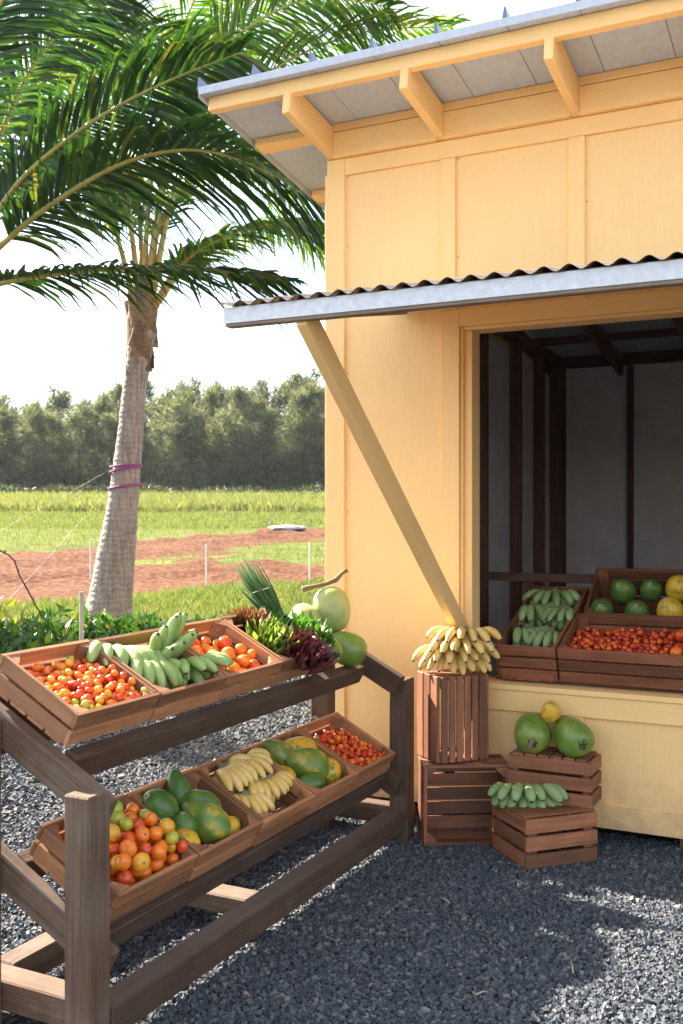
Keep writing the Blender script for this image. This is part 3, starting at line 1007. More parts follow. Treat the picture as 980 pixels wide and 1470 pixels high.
hand(frame(onrack(OU, .230, 2.755, .095), (.15, .98, -.1), (.40, 0, .9)), [6, 5], .140, .0205, M_bgreen, 'green banana hand lying along the front of the upper rack crate', GU, 40, .08, .35, -.75, 2)
hand(frame(onrack(OU, .27, 2.90, .075), (-.25, .93, .1), (-.62, .1, .75)), [6, 5], .165, .0215, M_bgreen, 'green banana hand standing up with its tips in the air', GU, 44, .07, .75, .15, 3)
hand(frame(onrack(OU, .19, 2.955, .085), (.1, .99, 0), (.15, 0, .98)), [5, 4], .135, .0205, M_bgreen, 'green banana hand with blunt tips leaning over the tomato crate', GU, 46, .06, .55, -.35, 4)
GY_ = 'ripe banana hands on the rack'
hand(frame(onrack(OL, .300, 3.150, .105), (-.2, .96, .1), (.25, 0, .97)), [7, 6], .135, .0180, M_byel, 'ripe yellow banana hand at the back of the lower rack crate', GY_, 50, .065, .5, -.7, 5)
hand(frame(onrack(OL, .290, 3.265, .110), (-.1, .98, .2), (.30, 0, .95)), [6, 5], .125, .0180, M_byel, 'ripe yellow banana hand in the middle of the lower rack crate', GY_, 50, .06, .55, -.75, 6)
hand(frame(onrack(OL, .180, 3.275, .098), (.1, .99, 0), (.45, 0, .9)), [8, 7], .098, .0170, M_byel, 'pale ripe banana hand with tips over the front of the lower rack crate', GY_, 48, .09, .45, -.6, 7)
hand(frame(onrack(OL, .165, 3.115, .085), (.3, .95, -.1), (.40, 0, .9)), [5], .110, .0170, M_byel, 'ripe banana hand low in the front corner of the lower rack crate', GY_, 42, .05, .3, -.5, 8)
GS = 'ripe banana hands on the upright crate'
hand(frame((-1.625, 4.405, .872), (.90, .44, 0), (0, 0, 1)), [8, 8], .155, .0190, M_byel, 'spotted ripe banana hand at the bottom of the pile on the upright crate', GS, 64, .105, .18, -.72, 9)
hand(frame((-1.590, 4.385, .905), (.93, .36, 0), (0, 0, 1)), [6], .140, .0190, M_byel, 'spotted ripe banana hand in the middle of the pile on the upright crate', GS, 52, .08, .25, -.75, 10)
hand(frame((-1.585, 4.415, .950), (.95, .3, 0), (0, 0, 1)), [7, 6], .138, .0190, M_byel, 'spotted ripe banana hand on top of the pile on the upright crate', GS, 66, .085, .35, -.72, 11)
hand(frame((-1.262, 4.330, .292), (.93, .36, 0), (0, 0, 1)), [7, 8], .132, .0240, M_bcool, 'single green banana hand on the upturned crate on the gravel', None, 60, .105, .22, -.62, 12)
GC = 'green banana hands on the counter'
def onctr(M, x, y, z): return M @ Vector((x, y, z))
for (x, y, z, sp, sd, lb, xa) in (
        (.27, .02, .165, 62, 21, 'green banana hand at the back of the long counter crate', (-.96, .25, .1)),
        (.12, .075, .150, 55, 22, 'green banana hand along the left wall of the long counter crate', (-.6, 1.3, .2)),
        (.09, -.065, .150, 50, 23, 'green banana hand along the tomato side of the long counter crate', (-.8, -.9, .1)),
        (-.10, .05, .125, 45, 24, 'green banana hand at the front left of the long counter crate', (-.6, 1.2, .1)),
        (-.13, -.055, .125, 45, 25, 'green banana hand at the front by the tomato crate', (-.95, -.2, .1))):
    xa_ = Vector(xa)
    hand(frame(onctr(MC1, x, y, z), (-xa_.x, xa_.y * .6, 0), (rng.uniform(-.25, .25), -.35, .95)), [6, 5, 3], .135, .0205, M_bcool, lb, GC, sp, .075, .4, -.65, sd)

# ---------------------------------------------------------------- papayas and coconuts
M_pg = fruit('papaya_green', (.045, .115, .02), (.085, .17, .03), (.30, .27, .03), .38, .60, 2.2, ((.16, .13, .05), 9.0, .68), .30)
M_pm = fruit('papaya_turning', (.07, .15, .025), (.17, .23, .035), (.60, .36, .03), .38, .52, 2.0, ((.20, .14, .05), 9.0, .67), .22)
M_py = fruit('papaya_yellow', (.14, .22, .03), (.60, .40, .035), (.74, .38, .03), .38, .47, 2.4, ((.25, .15, .04), 9.0, .67), .15)
PAP_A = [(.02, -1.0), (.12, -.99), (.34, -.90), (.56, -.72), (.70, -.48), (.745, -.20), (.70, .10), (.58, .42), (.42, .70), (.27, .88), (.12, .97), (.03, .98)]
PAP_B = [(.02, -.92), (.14, -.91), (.42, -.80), (.66, -.56), (.78, -.22), (.78, .08), (.70, .38), (.53, .66), (.32, .84), (.12, .90), (.03, .89)]
PM = {}
def papaya(p, axis, length, mat, label, group, fat=1.0, kind=0):
    key = (kind, mat.name)
    if key not in PM:
        v, f = lathe([PAP_A, PAP_B][kind], 20, .022, 5)
        PM[key] = mesh('papaya', v, f, mat, True)
    m = Matrix.Translation(Vector(p)) @ Vector(axis).to_track_quat('Z', 'Y').to_matrix().to_4x4() @ Matrix.Diagonal((length / 2 * fat, length / 2 * fat, length / 2, 1))
    o = obj('papaya', PM[key], None, m)
    tag(o, label, 'papaya', group)
    child('stem_end', PSTEM, o, m @ Matrix.Translation((0, 0, .965 if kind == 0 else .885)) @ Matrix.Scale(.15, 4))
    return o
pv, pf = lathe([(1.0, -.3), (.95, .1), (.6, .22), (.5, .05), (.1, .0)], 9)
PSTEM = mesh('stem_end', pv, pf, plain('papaya_stem_end', (.42, .38, .24), .8))
GP = 'papayas on the rack'
def pr(o_, s, y, h, ax, ln, mat, lab, fat=1.0, kind=0): papaya(onrack(o_, s, y, h), ax, ln, mat, lab, GP, fat, kind)
pr(OL, .292, 2.855, .098, (-.35, .10, .9), .150, M_pg, 'small dark green papaya standing at the back wall among the green papayas', .85)
pr(OL, .262, 2.720, .085, (-.15, -.55, .6), .165, M_pg, 'dark green papaya lying at the back by the large tomatoes', .95, 1)
pr(OL, .205, 2.868, .092, (-.75, -.45, .35), .170, M_pg, 'dark green papaya pointing to the back in the middle of the crate', .92)
pr(OL, .160, 2.735, .075, (.10, -.15, .95), .125, M_pg, 'short green papaya with its pale stem end up', 1.0, 1)
pr(OL, .135, 2.815, .100, (-.85, -.1, .45), .190, M_pm, 'large green papaya with yellow flank at the crate front', .88)
pr(OL, .115, 2.690, .068, (-.7, .5, .1), .150, M_py, 'yellow-green papaya low beside the large tomatoes', .85)
pr(OL, .090, 2.925, .066, (-.2, .9, .1), .120, M_py, 'yellow papaya half hidden in the front corner', .9)
pr(OL, .285, 3.530, .085, (-.6, -.5, .5), .165, M_pm, 'green papaya against the back wall next to ripe bananas', .9)
pr(OL, .255, 3.650, .090, (-.35, -.85, .25), .190, M_py, 'long yellow papaya at the back of its crate', .82)
pr(OL, .170, 3.575, .098, (-.6, -.65, .35), .205, M_pm, 'large mottled green and yellow papaya across the middle of its crate', .92)
pr(OL, .110, 3.685, .072, (-.3, .85, .2), .145, M_py, 'round bright yellow papaya by the small red tomatoes', 1.0, 1)
pr(OL, .100, 3.515, .068, (-.35, -.8, .1), .145, M_pg, 'green papaya at the crate front beside banana tips', .9)
pr(OL, .205, 3.470, .050, (-.9, .2, .2), .140, M_py, 'narrow yellow papaya along the banana crate side', .8)
GQ = 'papayas on the counter'
def pc(x, y, z, ax, ln, mat, lab, fat=1.0, kind=1): papaya(MC3 @ Vector((x, y, z)), ax, ln, mat, lab, GQ, fat, kind)
pc(-.275, -.095, .118, (.15, -.9, .35), .150, M_pg, 'dark green papaya in the near left corner of the counter crate, pale stem end out')
pc(-.195, .055, .122, (-.1, -.85, .45), .165, M_pg, 'dark green papaya at the back of the counter crate above its neighbours')
pc(-.105, -.095, .115, (.1, -.8, .5), .150, M_pg, 'round green papaya at the front of the counter crate beside a yellow one')
pc(-.060, .075, .118, (.05, -.85, .5), .140, M_pg, 'small green papaya behind the front yellow papaya')
pc(.055, -.085, .120, (-.2, -.5, .7), .165, M_py, 'orange-yellow papaya at the front of the counter crate')
pc(.070, .085, .125, (.1, -.6, .7), .160, M_py, 'yellow papaya at the back of the counter crate')
pc(.185, -.090, .115, (.4, -.7, .4), .165, M_pm, 'green and yellow papaya at the front of the counter crate past the orange one')
pc(.220, .085, .120, (0, -.7, .6), .165, M_pm, 'mottled papaya at the back of the counter crate near its far end')
papaya((-1.188, 4.445, .608), (.1, -.35, .9), .118, M_py, 'small round yellow papaya balanced on two green coconuts', None, .95, 1)

M_cg = fruit('coconut_green', (.10, .19, .025), (.14, .24, .035), (.21, .28, .055), .34, .5, 1.6, ((.10, .09, .04), 34, .68), .2)
M_cl = fruit('coconut_pale', (.26, .33, .10), (.34, .39, .14), (.42, .42, .15), .36, .5, 1.6, ((.20, .15, .06), 30, .66), .2)
M_cap = plain('coconut_cap', (.05, .042, .02), .85, 0, .5, 60, .4)
M_stalk = plain('coconut_stalk', (.20, .14, .06), .85, 0, .5, 60, .4)
COC = [(.03, -1.0), (.20, -.97), (.45, -.85), (.62, -.62), (.73, -.30), (.78, .02), (.77, .32), (.70, .60), (.55, .80), (.36, .92), (.16, .965), (.03, .96)]
CMm = {}
def coconut(p, axis, ln, mat, label, group, stalk=None):
    if mat.name not in CMm:
        v, f = lathe(COC, 24, .035, 3)
        CMm[mat.name] = mesh('coconut', v, f, mat, True)
    m = Matrix.Translation(Vector(p)) @ Vector(axis).to_track_quat('Z', 'Y').to_matrix().to_4x4() @ Matrix.Scale(ln / 2, 4)
    o = obj('coconut', CMm[mat.name], None, m)
    tag(o, label, 'coconut', group)
    g = random.Random(len(label))
    v, f = [], []
    n = 14
    for k in range(n):
        a = 2 * math.pi * k / n; rr = g.uniform(.25, .37)
        v.append((rr * math.cos(a), rr * math.sin(a), .915 + g.uniform(-.01, .02)))
    for k in range(n):
        a = 2 * math.pi * k / n
        v.append((.12 * math.cos(a), .12 * math.sin(a), .975 + g.uniform(-.01, .02)))
    v.append((0, 0, .955))
    for k in range(n):
        f.append((k, (k + 1) % n, n + (k + 1) % n, n + k)); f.append((n + k, n + (k + 1) % n, 2 * n))
    child('cap', mesh('cap', v, f, M_cap), o, m)
    if stalk:
        v, f = tube(stalk, [.016, .011, .010, .013, .008, .012][:len(stalk)], 6)
        child('stalk', mesh('stalk', v, f, M_stalk, True), o, Matrix.Identity(4))
    return o
GG = 'coconuts at the end of the rack'
coconut((-2.165, 3.945, 1.018), (.45, -.75, -.25), .190, M_cl, 'pale green coconut with a flat side, behind the romaine lettuce', GG)
coconut((-2.085, 4.055, 1.060), (-.25, .1, .95), .212, M_cl, 'yellow-green coconut with a knobbly stalk on top, against the corner board', GG,
        [(-2.19, 3.97, 1.153), (-2.15, 4.0, 1.164), (-2.11, 4.04, 1.175), (-2.075, 4.075, 1.193), (-2.05, 4.09, 1.223), (-2.03, 4.10, 1.240)])
coconut((-2.015, 3.85, .908), (.75, -.45, -.2), .172, M_cg, 'olive green coconut wedged between lettuce crate and another coconut', GG)
coconut((-1.995, 4.02, .895), (.75, .35, -.3), .190, M_cg, 'green coconut lying against the dark end rail of the upper tier', GG)
coconut((-1.268, 4.430, .512), (.25, -.88, -.30), .212, M_cg, 'green coconut with a dry curling stalk end on the upturned crate', 'coconuts on the upturned crate',
        [(-1.242, 4.345, .498), (-1.236, 4.33, .505), (-1.246, 4.325, .48), (-1.256, 4.33, .46), (-1.258, 4.335, .445)])
coconut((-1.090, 4.440, .510), (.60, -.76, -.22), .212, M_cg, 'smooth green coconut with a round dark cap on the upturned crate', 'coconuts on the upturned crate')

# ---------------------------------------------------------------- lettuces and chives
def lettuce(M, nleaf, size, mat, ruffle, label, seed, upright=.35, freq=9):
    g = random.Random(seed)
    h = empty('lettuce_head', M, label, 'lettuce', 'lettuces on the rack')
    metas = []
    for vnt in range(4):
        v, f = [], []
        nu, nv_ = 13, 6
        ph = g.uniform(0, 6)
        for j in range(nv_ + 1):
            t_ = j / nv_
            wd = size * (.12 + .62 * math.sin(min(t_ * 1.9, 1.57)) * (1 - .25 * max(0, t_ - .75) * 4 * .5))
            for i in range(nu):
                u = i / (nu - 1) * 2 - 1
                edge_ = max(abs(u) ** 2.5, max(0, (t_ - .55) / .45) ** 1.5)
                rf = ruffle * size * edge_ * (math.sin(u * freq + ph + t_ * 7) + .7 * math.sin(u * freq * 2.3 + t_ * 15 + ph))
                y = size * (t_ * (1 - .12 * u * u)) + rf * .4
                z = size * (.55 * t_ * t_ * (1 if t_ < .8 else 1.0) - .28 * max(0, t_ - .6) * 2) + .12 * size * u * u + rf
                v.append((u * wd * .5, y, z))
        for j in range(nv_):
            for i in range(nu - 1):
                a = j * nu + i
                f.append((a, a + 1, a + nu + 1, a + nu))
        metas.append(mesh('leaf', v, f, mat, True))
    for k in range(nleaf):
        u = k / nleaf
        az = k * 2.399963 + g.uniform(-.2, .2)
        pitch = (1 - u) * -.15 + u * 1.15 + upright * .3
        s = (1.05 - .45 * u) * g.uniform(.9, 1.1)
        m = M @ Matrix.Rotation(az, 4, 'Z') @ Matrix.Rotation(pitch, 4, 'X') @ Matrix.Rotation(g.uniform(-.25, .25), 4, 'Y') @ Matrix.Scale(s, 4)
        child('leaf', metas[k % 4], h, m)
    return h
M_lg = leafmat('lettuce_green', [(0, (.045, .13, .015)), (.5, (.085, .22, .03)), (1, (.15, .31, .06))], .3, .35, 22, False)
M_ll = leafmat('lettuce_light', [(.3, (.16, .30, .04)), (.7, (.30, .42, .09))], .35, .4, 22, False)
M_lr = leafmat('lettuce_red', [(.32, (.07, .012, .022)), (.55, (.15, .03, .045)), (.75, (.13, .09, .03))], .25, .35, 24, False)
M_lb = leafmat('lettuce_bronze', [(.3, (.10, .03, .02)), (.5, (.22, .09, .05)), (.75, (.10, .16, .03))], .25, .35, 20, False)
lettuce(frame(onrack(OU, .325, 3.535, .085), (.2, 1, 0), (.1, -.1, 1)), 26, .098, M_lb, .16, 'bronze and dark red lettuce at the back of the lettuce crate', 1)
lettuce(frame(onrack(OU, .275, 3.625, .075), (.2, 1, 0), (.25, -.1, 1)), 28, .112, M_lg, .12, 'dark green lettuce below the chives', 2)
lettuce(frame(onrack(OU, .195, 3.515, .078), (.2, 1, 0), (.35, -.1, 1)), 30, .112, M_ll, .22, 'pale green frilly lettuce between tomatoes and red lettuce', 3, .2, 14)
lettuce(frame(onrack(OU, .080, 3.570, .080), (.2, 1, 0), (.55, -.15, .9)), 34, .128, M_lr, .20, 'dark red frilly lettuce spilling over the crate front', 4, .2, 13)
lettuce(frame(onrack(OU, .150, 3.735, .088), (.2, 1, 0), (.45, -.1, .9)), 30, .132, M_lg, .10, 'glossy green romaine lettuce leaning on the coconuts', 5, .3)
M_chive = leafmat('chive_green', [(0, (.035, .11, .022)), (1, (.085, .20, .05))], .2, .4)
CHV = empty('chive_bundle', onrack(OU, .255, 3.660, .07), 'upright bundle of long green chives tied with a white band', 'chives')
v, f = [], []
g = random.Random(5)
b0 = onrack(OU, .235, 3.690, .09)
tipc = Vector((-2.295, 3.648, 1.275))
for k in range(60):
    a, rr = g.uniform(0, 6.28), g.uniform(0, 1) ** .6
    off_ = Vector((math.cos(a) * rr, math.sin(a) * rr, 0))
    b = b0 + off_ * .024
    e = tipc + off_ * .058 + Vector((g.uniform(-.01, .01), g.uniform(-.01, .01), g.uniform(-.09, .05)))
    m_ = (b + e) / 2 + off_ * .008 + Vector((0, 0, .01))
    vv, ff = tube([b, m_, e], [.0045, .0042, .0006], 4)
    o0 = len(v); v += vv; f += [tuple(q + o0 for q in w) for w in ff]
child('blades', mesh('blades', v, f, M_chive, True), CHV, Matrix.Identity(4))
bp = b0.lerp(tipc, .62)
ax_ = (tipc - b0).normalized()
s1 = ax_.cross(Vector((0, 0, 1))).normalized(); s2 = ax_.cross(s1)
v, f = tube([bp + (s1 * math.cos(q) + s2 * math.sin(q)) * .040 + ax_ * .01 * math.sin(q) for q in [6.283 * i / 14 for i in range(15)]], .0022, 5)
child('tie_band', mesh('tie_band', v, f, plain('white_tie', (.75, .78, .72), .6)), CHV, Matrix.Identity(4))

# ---------------------------------------------------------------- coconut palms
M_frond = leafmat('palm_leaflet', [(0, (.010, .034, .008)), (.5, (.020, .062, .011)), (.86, (.050, .105, .014)), (1, (.18, .17, .025))], .44, .32)
M_rach = plain('palm_rachis', (.33, .29, .06), .5, 0, .4, 12)
M_pet = plain('palm_petiole', (.42, .27, .05), .5, 0, .5, 12)
t = NT('palm_bark')
cz = t.coord(rand=False)
rings = t.n('TexWave', Vector=cz, Scale=5.2, Distortion=7.0, Detail=5.0, Detail_Scale=2.5, p_bands_direction='Z').outputs['Fac']
crk = t.noise(t.n('Mapping', Vector=t.n('TexCoord').outputs['Object'], Scale=(28, 28, 3)).outputs[0], 1.2, 6, .65)
bc = t.ramp(crk, [(0.3, (.13, .10, .085)), (0.5, (.27, .225, .195)), (0.75, (.38, .33, .29))])
bc = t.mix(.22, bc, t.ramp(rings, [(0.1, 0.5), (0.4, 1.0), (1.0, 1.1)]), 'MULTIPLY')
t.col(bc); t.set(Roughness=.9)
t.bump(t.n('Math', p_operation='ADD', i0=crk, i1=rings).outputs[0], .4, .02)
M_bark = t.m
M_fib = wood('palm_fibre', (.24, .15, .09), .9, .6, .5, .8, 2.0)

M_frond_b = leafmat('palm_leaflet_bright', [(0, (.03, .085, .010)), (.5, (.06, .14, .014)), (.85, (.13, .21, .02)), (1, (.30, .26, .03))], .5, .32)

def frond(root, pts, roll, ll, seed, mt=None):
    g = random.Random(seed)
    S = spline(pts, 44)
    v, f = tube(S, [.024 * (1 - k / 43.) ** .8 + .004 for k in range(44)], 6)
    fr = child('frond', mesh('frond', v, f, M_rach, True), root, Matrix.Identity(4))
    V, F = [], []
    n = 116
    L_tot = sum((S[i + 1] - S[i]).length for i in range(43))
    for side in (-1, 1):
        for k in range(n):
            tt = .20 + .80 * (k + g.uniform(-.25, .25)) / (n - 1)
            tt = min(max(tt, .18), .995)
            u = tt * 43; i = min(int(u), 42)
            p = S[i].lerp(S[i + 1], u - i)
            T = (S[min(i + 2, 43)] - S[max(i - 1, 0)]).normalized()
            Lr = T.cross(Vector((0, 0, 1)))
            if Lr.length < .05: Lr = Vector((1, 0, 0))
            Lr.normalize()
            Nn = Lr.cross(T)
            ro = R(roll) + .25 * math.sin(tt * 5 + seed)
            sd = (Lr * math.cos(ro) + Nn * math.sin(ro)) * side
            d = (sd * .84 + T * (.68 + .5 * tt) + Nn * math.cos(ro) * .08 + Vector((g.uniform(-.12, .12), g.uniform(-.12, .12), g.uniform(-.12, .12)))).normalized()
            q = (tt - .2) / .8
            ln = 1.2 * ll * (.45 + .75 * math.sin(math.pi * min(.08 + q * .72, 1)) ** 1.0) * g.uniform(.82, 1.1) * (1 - .55 * max(0, q - .75) / .25)
            wv = (T - d * T.dot(d))
            wv = (wv.normalized() + sd.cross(T) * g.uniform(-.7, .7)).normalized()
            wv = (wv - d * wv.dot(d)).normalized()
            dr = g.uniform(.25, .6)
            o0 = len(V)
            for s, w in ((0, .007), (.3, .0165), (.65, .0135)):
                c = p + d * ln * s + Vector((0, 0, -dr * ln * s * s))
                V += [c + wv * w, c - wv * w]
            V.append(p + d * ln + Vector((0, 0, -dr * ln * (1.0 + g.uniform(0, .25)))))
            F += [(o0, o0 + 2, o0 + 3, o0 + 1), (o0 + 2, o0 + 4, o0 + 5, o0 + 3), (o0 + 4, o0 + 6, o0 + 5)]
    lf = child('leaflets', mesh('leaflets', V, F, mt or M_frond), fr, Matrix.Identity(4))
    lf['kind'] = 'stuff'
    # yellow leaf stalk at the base
    v, f = tube(S[0:9], [.040 - .0022 * k for k in range(9)], 7)
    child('leaf_stalk', mesh('leaf_stalk', v, f, M_pet, True), fr, Matrix.Identity(4))

def palm_trunk(root, path, seed):
    g = random.Random(seed)
    P = spline([p for p, _ in path], 90)
    rr = []
    for k in range(90):
        u = k / 89 * (len(path) - 1); i = min(int(u), len(path) - 2)
        base = path[i][1] * (1 - (u - i)) + path[i + 1][1] * (u - i)
        rr.append(base * (1 + .018 * math.sin(k * 1.9) * (k > 6) + g.uniform(-.012, .012)))
    v, f = tube(P, rr, 22)
    child('trunk', mesh('trunk', v, f, M_bark, True), root, Matrix.Identity(4))
    # torn leaf bases and fibre round the crown
    top = P[-20:]
    for k in range(15):
        a = k * 2.4 + seed
        b = top[min(19, int(k * 1.2) + 1)]
        dv = Vector((math.cos(a), math.sin(a), 0))
        w = g.uniform(.10, .16); h = g.uniform(.30, .55)
        s = Vector((-math.sin(a), math.cos(a), 0)); fl = g.uniform(-.02, .10)
        V, F = [], []
        for j in range(6):
            q = j / 5
            ww = w * (1 - .75 * q) + .008
            c = b + dv * (.085 + fl * q * q + .05 * math.sin(q * 2.6)) + Vector((0, 0, -.16 + h * q))
            for m in range(5):
                e = m / 2 - 1
                V.append(c + s * ww * e - dv * .05 * e * e + dv * g.uniform(-.008, .008))
            for m in range(5):
                e = m / 2 - 1
                V.append(c + s * ww * e - dv * (.05 * e * e + .016))
        for j in range(5):
            for m in range(4):
                a0 = j * 10 + m
                F.append((a0, a0 + 1, a0 + 11, a0 + 10)); F.append((a0 + 5, a0 + 15, a0 + 16, a0 + 6))
            F.append((j * 10, j * 10 + 10, j * 10 + 15, j * 10 + 5)); F.append((j * 10 + 4, j * 10 + 9, j * 10 + 19, j * 10 + 14))
        child('leaf_base', mesh('leaf_base', V, F, M_fib, True), root, Matrix.Identity(4))

FRONDS_NEAR_ROAD = [
    ([(-6.4, 5.74, 3.18), (-5.86, 5.79, 3.55), (-5.4, 5.79, 3.78), (-4.78, 5.88, 4.04), (-4.21, 5.94, 4.08), (-3.7, 5.97, 3.91), (-3.26, 6.09, 3.63)], 25, 0.62),
    ([(-6.38, 5.75, 3.24), (-5.93, 5.86, 3.87), (-5.54, 5.83, 4.13), (-4.98, 5.89, 4.42), (-4.4, 5.96, 4.61), (-3.82, 6.03, 4.73)], 65, 0.60),
    ([(-6.4, 5.74, 3.13), (-5.78, 5.71, 3.24), (-5.17, 5.8, 3.28), (-4.58, 5.87, 3.26), (-3.97, 5.95, 3.2), (-3.46, 6.09, 3.1)], 15, 0.45),
    ([(-6.38, 5.75, 3.27), (-6.26, 6.03, 4.24), (-6.03, 6.26, 5.08), (-5.79, 6.49, 5.58), (-5.44, 6.78, 6.16)], 60, 0.60),
    ([(-6.4, 5.74, 3.27), (-6.19, 5.62, 4.11), (-5.89, 5.55, 4.88), (-5.58, 5.59, 5.35), (-5.19, 5.67, 5.71)], 70, 0.60),
    ([(-6.42, 5.73, 3.18), (-8.04, 6.26, 4.26), (-9.92, 6.66, 5.12), (-11.82, 6.93, 5.27)], 20, 0.60),
    ([(-6.42, 5.73, 3.18), (-7.25, 5.98, 4.38), (-8.21, 6.17, 5.53), (-9.17, 6.36, 6.47)], 40, 0.60),
    ([(-6.39, 5.74, 3.21), (-6.62, 6.3, 4.44), (-6.57, 7.0, 5.4), (-6.2, 7.63, 5.97), (-5.72, 8.32, 6.22)], 40, 0.60),
    ([(-6.4, 5.74, 3.18), (-6.82, 6.42, 4.14), (-7.03, 7.21, 4.84), (-7.03, 7.99, 5.09), (-6.91, 8.62, 4.81)], 25, 0.55),
]
FRONDS_ROPED = [
    ([(-6.18, 8.09, 3.53), (-6.09, 8.36, 4.7), (-5.82, 8.72, 5.55), (-5.34, 9.18, 6.18), (-4.65, 9.75, 6.62), (-3.85, 10.38, 6.79)], 35, 0.62),
    ([(-6.18, 8.09, 3.47), (-5.82, 8.05, 3.87), (-5.37, 8.04, 4.08), (-4.8, 8.11, 4.18), (-4.2, 8.19, 4.04)], 10, 0.50),
    ([(-6.27, 8.04, 3.53), (-6.18, 7.75, 4.48), (-6.1, 7.46, 5.42), (-6.02, 7.16, 6.11), (-5.97, 6.96, 6.75)], 80, 0.55),
    ([(-6.24, 8.05, 3.53), (-6.31, 8.25, 4.7), (-6.33, 8.57, 5.95), (-6.28, 8.93, 6.9), (-6.02, 9.29, 7.76)], 70, 0.60),
    ([(-6.31, 8.02, 3.5), (-6.43, 7.85, 4.27), (-6.69, 7.61, 4.98), (-7.1, 7.29, 5.41), (-7.62, 6.92, 5.51)], 30, 0.60),
    ([(-6.21, 8.07, 3.53), (-6.21, 8.41, 4.95), (-6.0, 8.85, 6.22), (-5.61, 9.49, 7.23), (-5.0, 10.13, 7.7)], 60, 0.60),
    ([(-6.24, 8.05, 3.5), (-6.65, 8.52, 4.68), (-7.22, 9.13, 6.1), (-7.68, 9.57, 7.25), (-8.07, 9.93, 8.01)], 50, 0.60),
    ([(-6.18, 8.09, 3.47), (-6.19, 8.75, 4.1), (-6.06, 9.49, 4.63), (-5.8, 10.29, 4.88), (-5.44, 11.03, 4.68)], 15, 0.55),
    ([(-6.22, 8.06, 3.53), (-6.32, 8.46, 4.48), (-6.23, 9.07, 5.22), (-6.03, 9.73, 5.55), (-5.71, 10.45, 5.4)], 20, 0.60),
    ([(-6.27, 8.04, 3.53), (-6.72, 8.38, 4.65), (-7.44, 8.57, 5.71), (-8.35, 8.68, 6.46), (-9.38, 8.72, 6.84)], 40, 0.60),
    ([(-6.22, 8.06, 3.53), (-6.2, 8.19, 4.32), (-6.11, 8.46, 5.58), (-5.69, 8.78, 6.34), (-5.03, 9.22, 6.82), (-4.3, 9.7, 6.8)], 50, 0.60),
]
TRUNK = [((-6.64, 7.85, -0.02), 0.3), ((-6.58, 7.88, 0.33), 0.265), ((-6.53, 7.91, 0.64), 0.215), ((-6.48, 7.93, 1.05), 0.188), ((-6.43, 7.96, 1.47), 0.158), ((-6.39, 7.98, 1.88), 0.138), ((-6.35, 8.0, 2.29), 0.125), ((-6.32, 8.02, 2.71), 0.116), ((-6.28, 8.04, 3.02), 0.122), ((-6.25, 8.05, 3.27), 0.135), ((-6.22, 8.06, 3.47), 0.1)]
PALM = empty('coconut_palm', (-6.64, 7.85, 0), 'leaning coconut palm with ringed grey trunk and purple rope round it', 'palm tree', 'coconut palms beside the yard')
palm_trunk(PALM, TRUNK, 3)
for k, (pts, roll, ll) in enumerate(FRONDS_ROPED): frond(PALM, pts, roll, ll, k + 1, M_frond_b)
PALM2 = empty('coconut_palm', (-6.75, 5.55, 0), 'coconut palm whose long fronds sweep across in front of the roped one', 'palm tree', 'coconut palms beside the yard')
palm_trunk(PALM2, [((-6.75, 5.55, -.02), .28), ((-6.68, 5.6, .5), .20), ((-6.6, 5.63, 1.2), .16), ((-6.5, 5.68, 2.1), .13), ((-6.44, 5.72, 2.7), .125), ((-6.40, 5.74, 3.0), .13), ((-6.40, 5.74, 3.2), .10)], 5)
for k, (pts, roll, ll) in enumerate(FRONDS_NEAR_ROAD): frond(PALM2, pts, roll, ll, k + 31)

# rope and guy wires
M_rope = plain('purple_rope', (.27, .05, .20), .7, 0, .4, 60, .3)
M_wire = plain('guy_wire', (.16, .16, .17), .5, .5, .1, 10, 0)
rope = []
c0, c1 = Vector((-6.392, 7.98, 1.955)), Vector((-6.397, 7.978, 1.75))
def loopz(c, r, tilt, ph, n=20, turns=1.0, dz=0): return [c + Vector((r * math.cos(q + ph), r * math.sin(q + ph), tilt * math.sin(q + ph + 1.2) + dz * q / 6.283)) for q in [6.283 * turns * i / n for i in range(n + 1)]]
RP = empty('rope', c1, 'purple rope wound twice round the leaning palm trunk', 'rope')
for pts in (loopz(c0, .152, .012, 0), loopz(c0 + Vector((0, 0, -.035)), .155, .030, .6), loopz(c1, .162, .022, 1.0)):
    v, f = tube(pts, .011, 6)
    child('loop', mesh('loop', v, f, M_rope, True), RP, Matrix.Identity(4))
def wire(name, pts, r, mat, label, cat='wire', group=None):
    v, f = tube(spline(pts, 18), r, 5)
    return tag(obj(name, mesh(name, v, f, mat, True)), label, cat, group)
wire('guy_wire', [(-6.52, 7.92, 1.93), (-6.74, 7.42, 1.63), (-6.98, 6.90, 1.33), (-7.6, 5.7, .55), (-8.0, 5.0, .05)], .0016, M_wire, 'thin pale guy wire slanting down from the upper rope loops', 'wire')
wire('guy_wire', [(-6.52, 7.92, 1.75), (-6.48, 7.35, 1.36), (-6.45, 6.83, 1.0), (-6.42, 6.1, .5), (-6.40, 5.5, .05)], .0013, M_wire, 'thin guy wire running down steeply from the lower rope loop', 'wire')
M_rust = plain('rusty_wire', (.09, .06, .05), .8, .3, .3, 30, .2)
bw = wire('barbed_wire', [(-6.1, 5.0, 1.42), (-5.63, 5.565, 1.216), (-5.565, 5.71, 1.002), (-5.567, 5.933, .693), (-5.50, 6.02, .52)], .006, M_rust, 'dark rusty barbed wire strand hanging down into the shrubs', 'wire')
for q in spline([(-6.1, 5.0, 1.42), (-5.63, 5.565, 1.216), (-5.565, 5.71, 1.002), (-5.567, 5.933, .693), (-5.50, 6.02, .52)], 12):
    v, f = tube([q + Vector((-.022, .01, .018)), q, q + Vector((.02, -.008, .02))], .004, 4)
    child('barb', mesh('barb', v, f, M_rust), bw, Matrix.Identity(4))
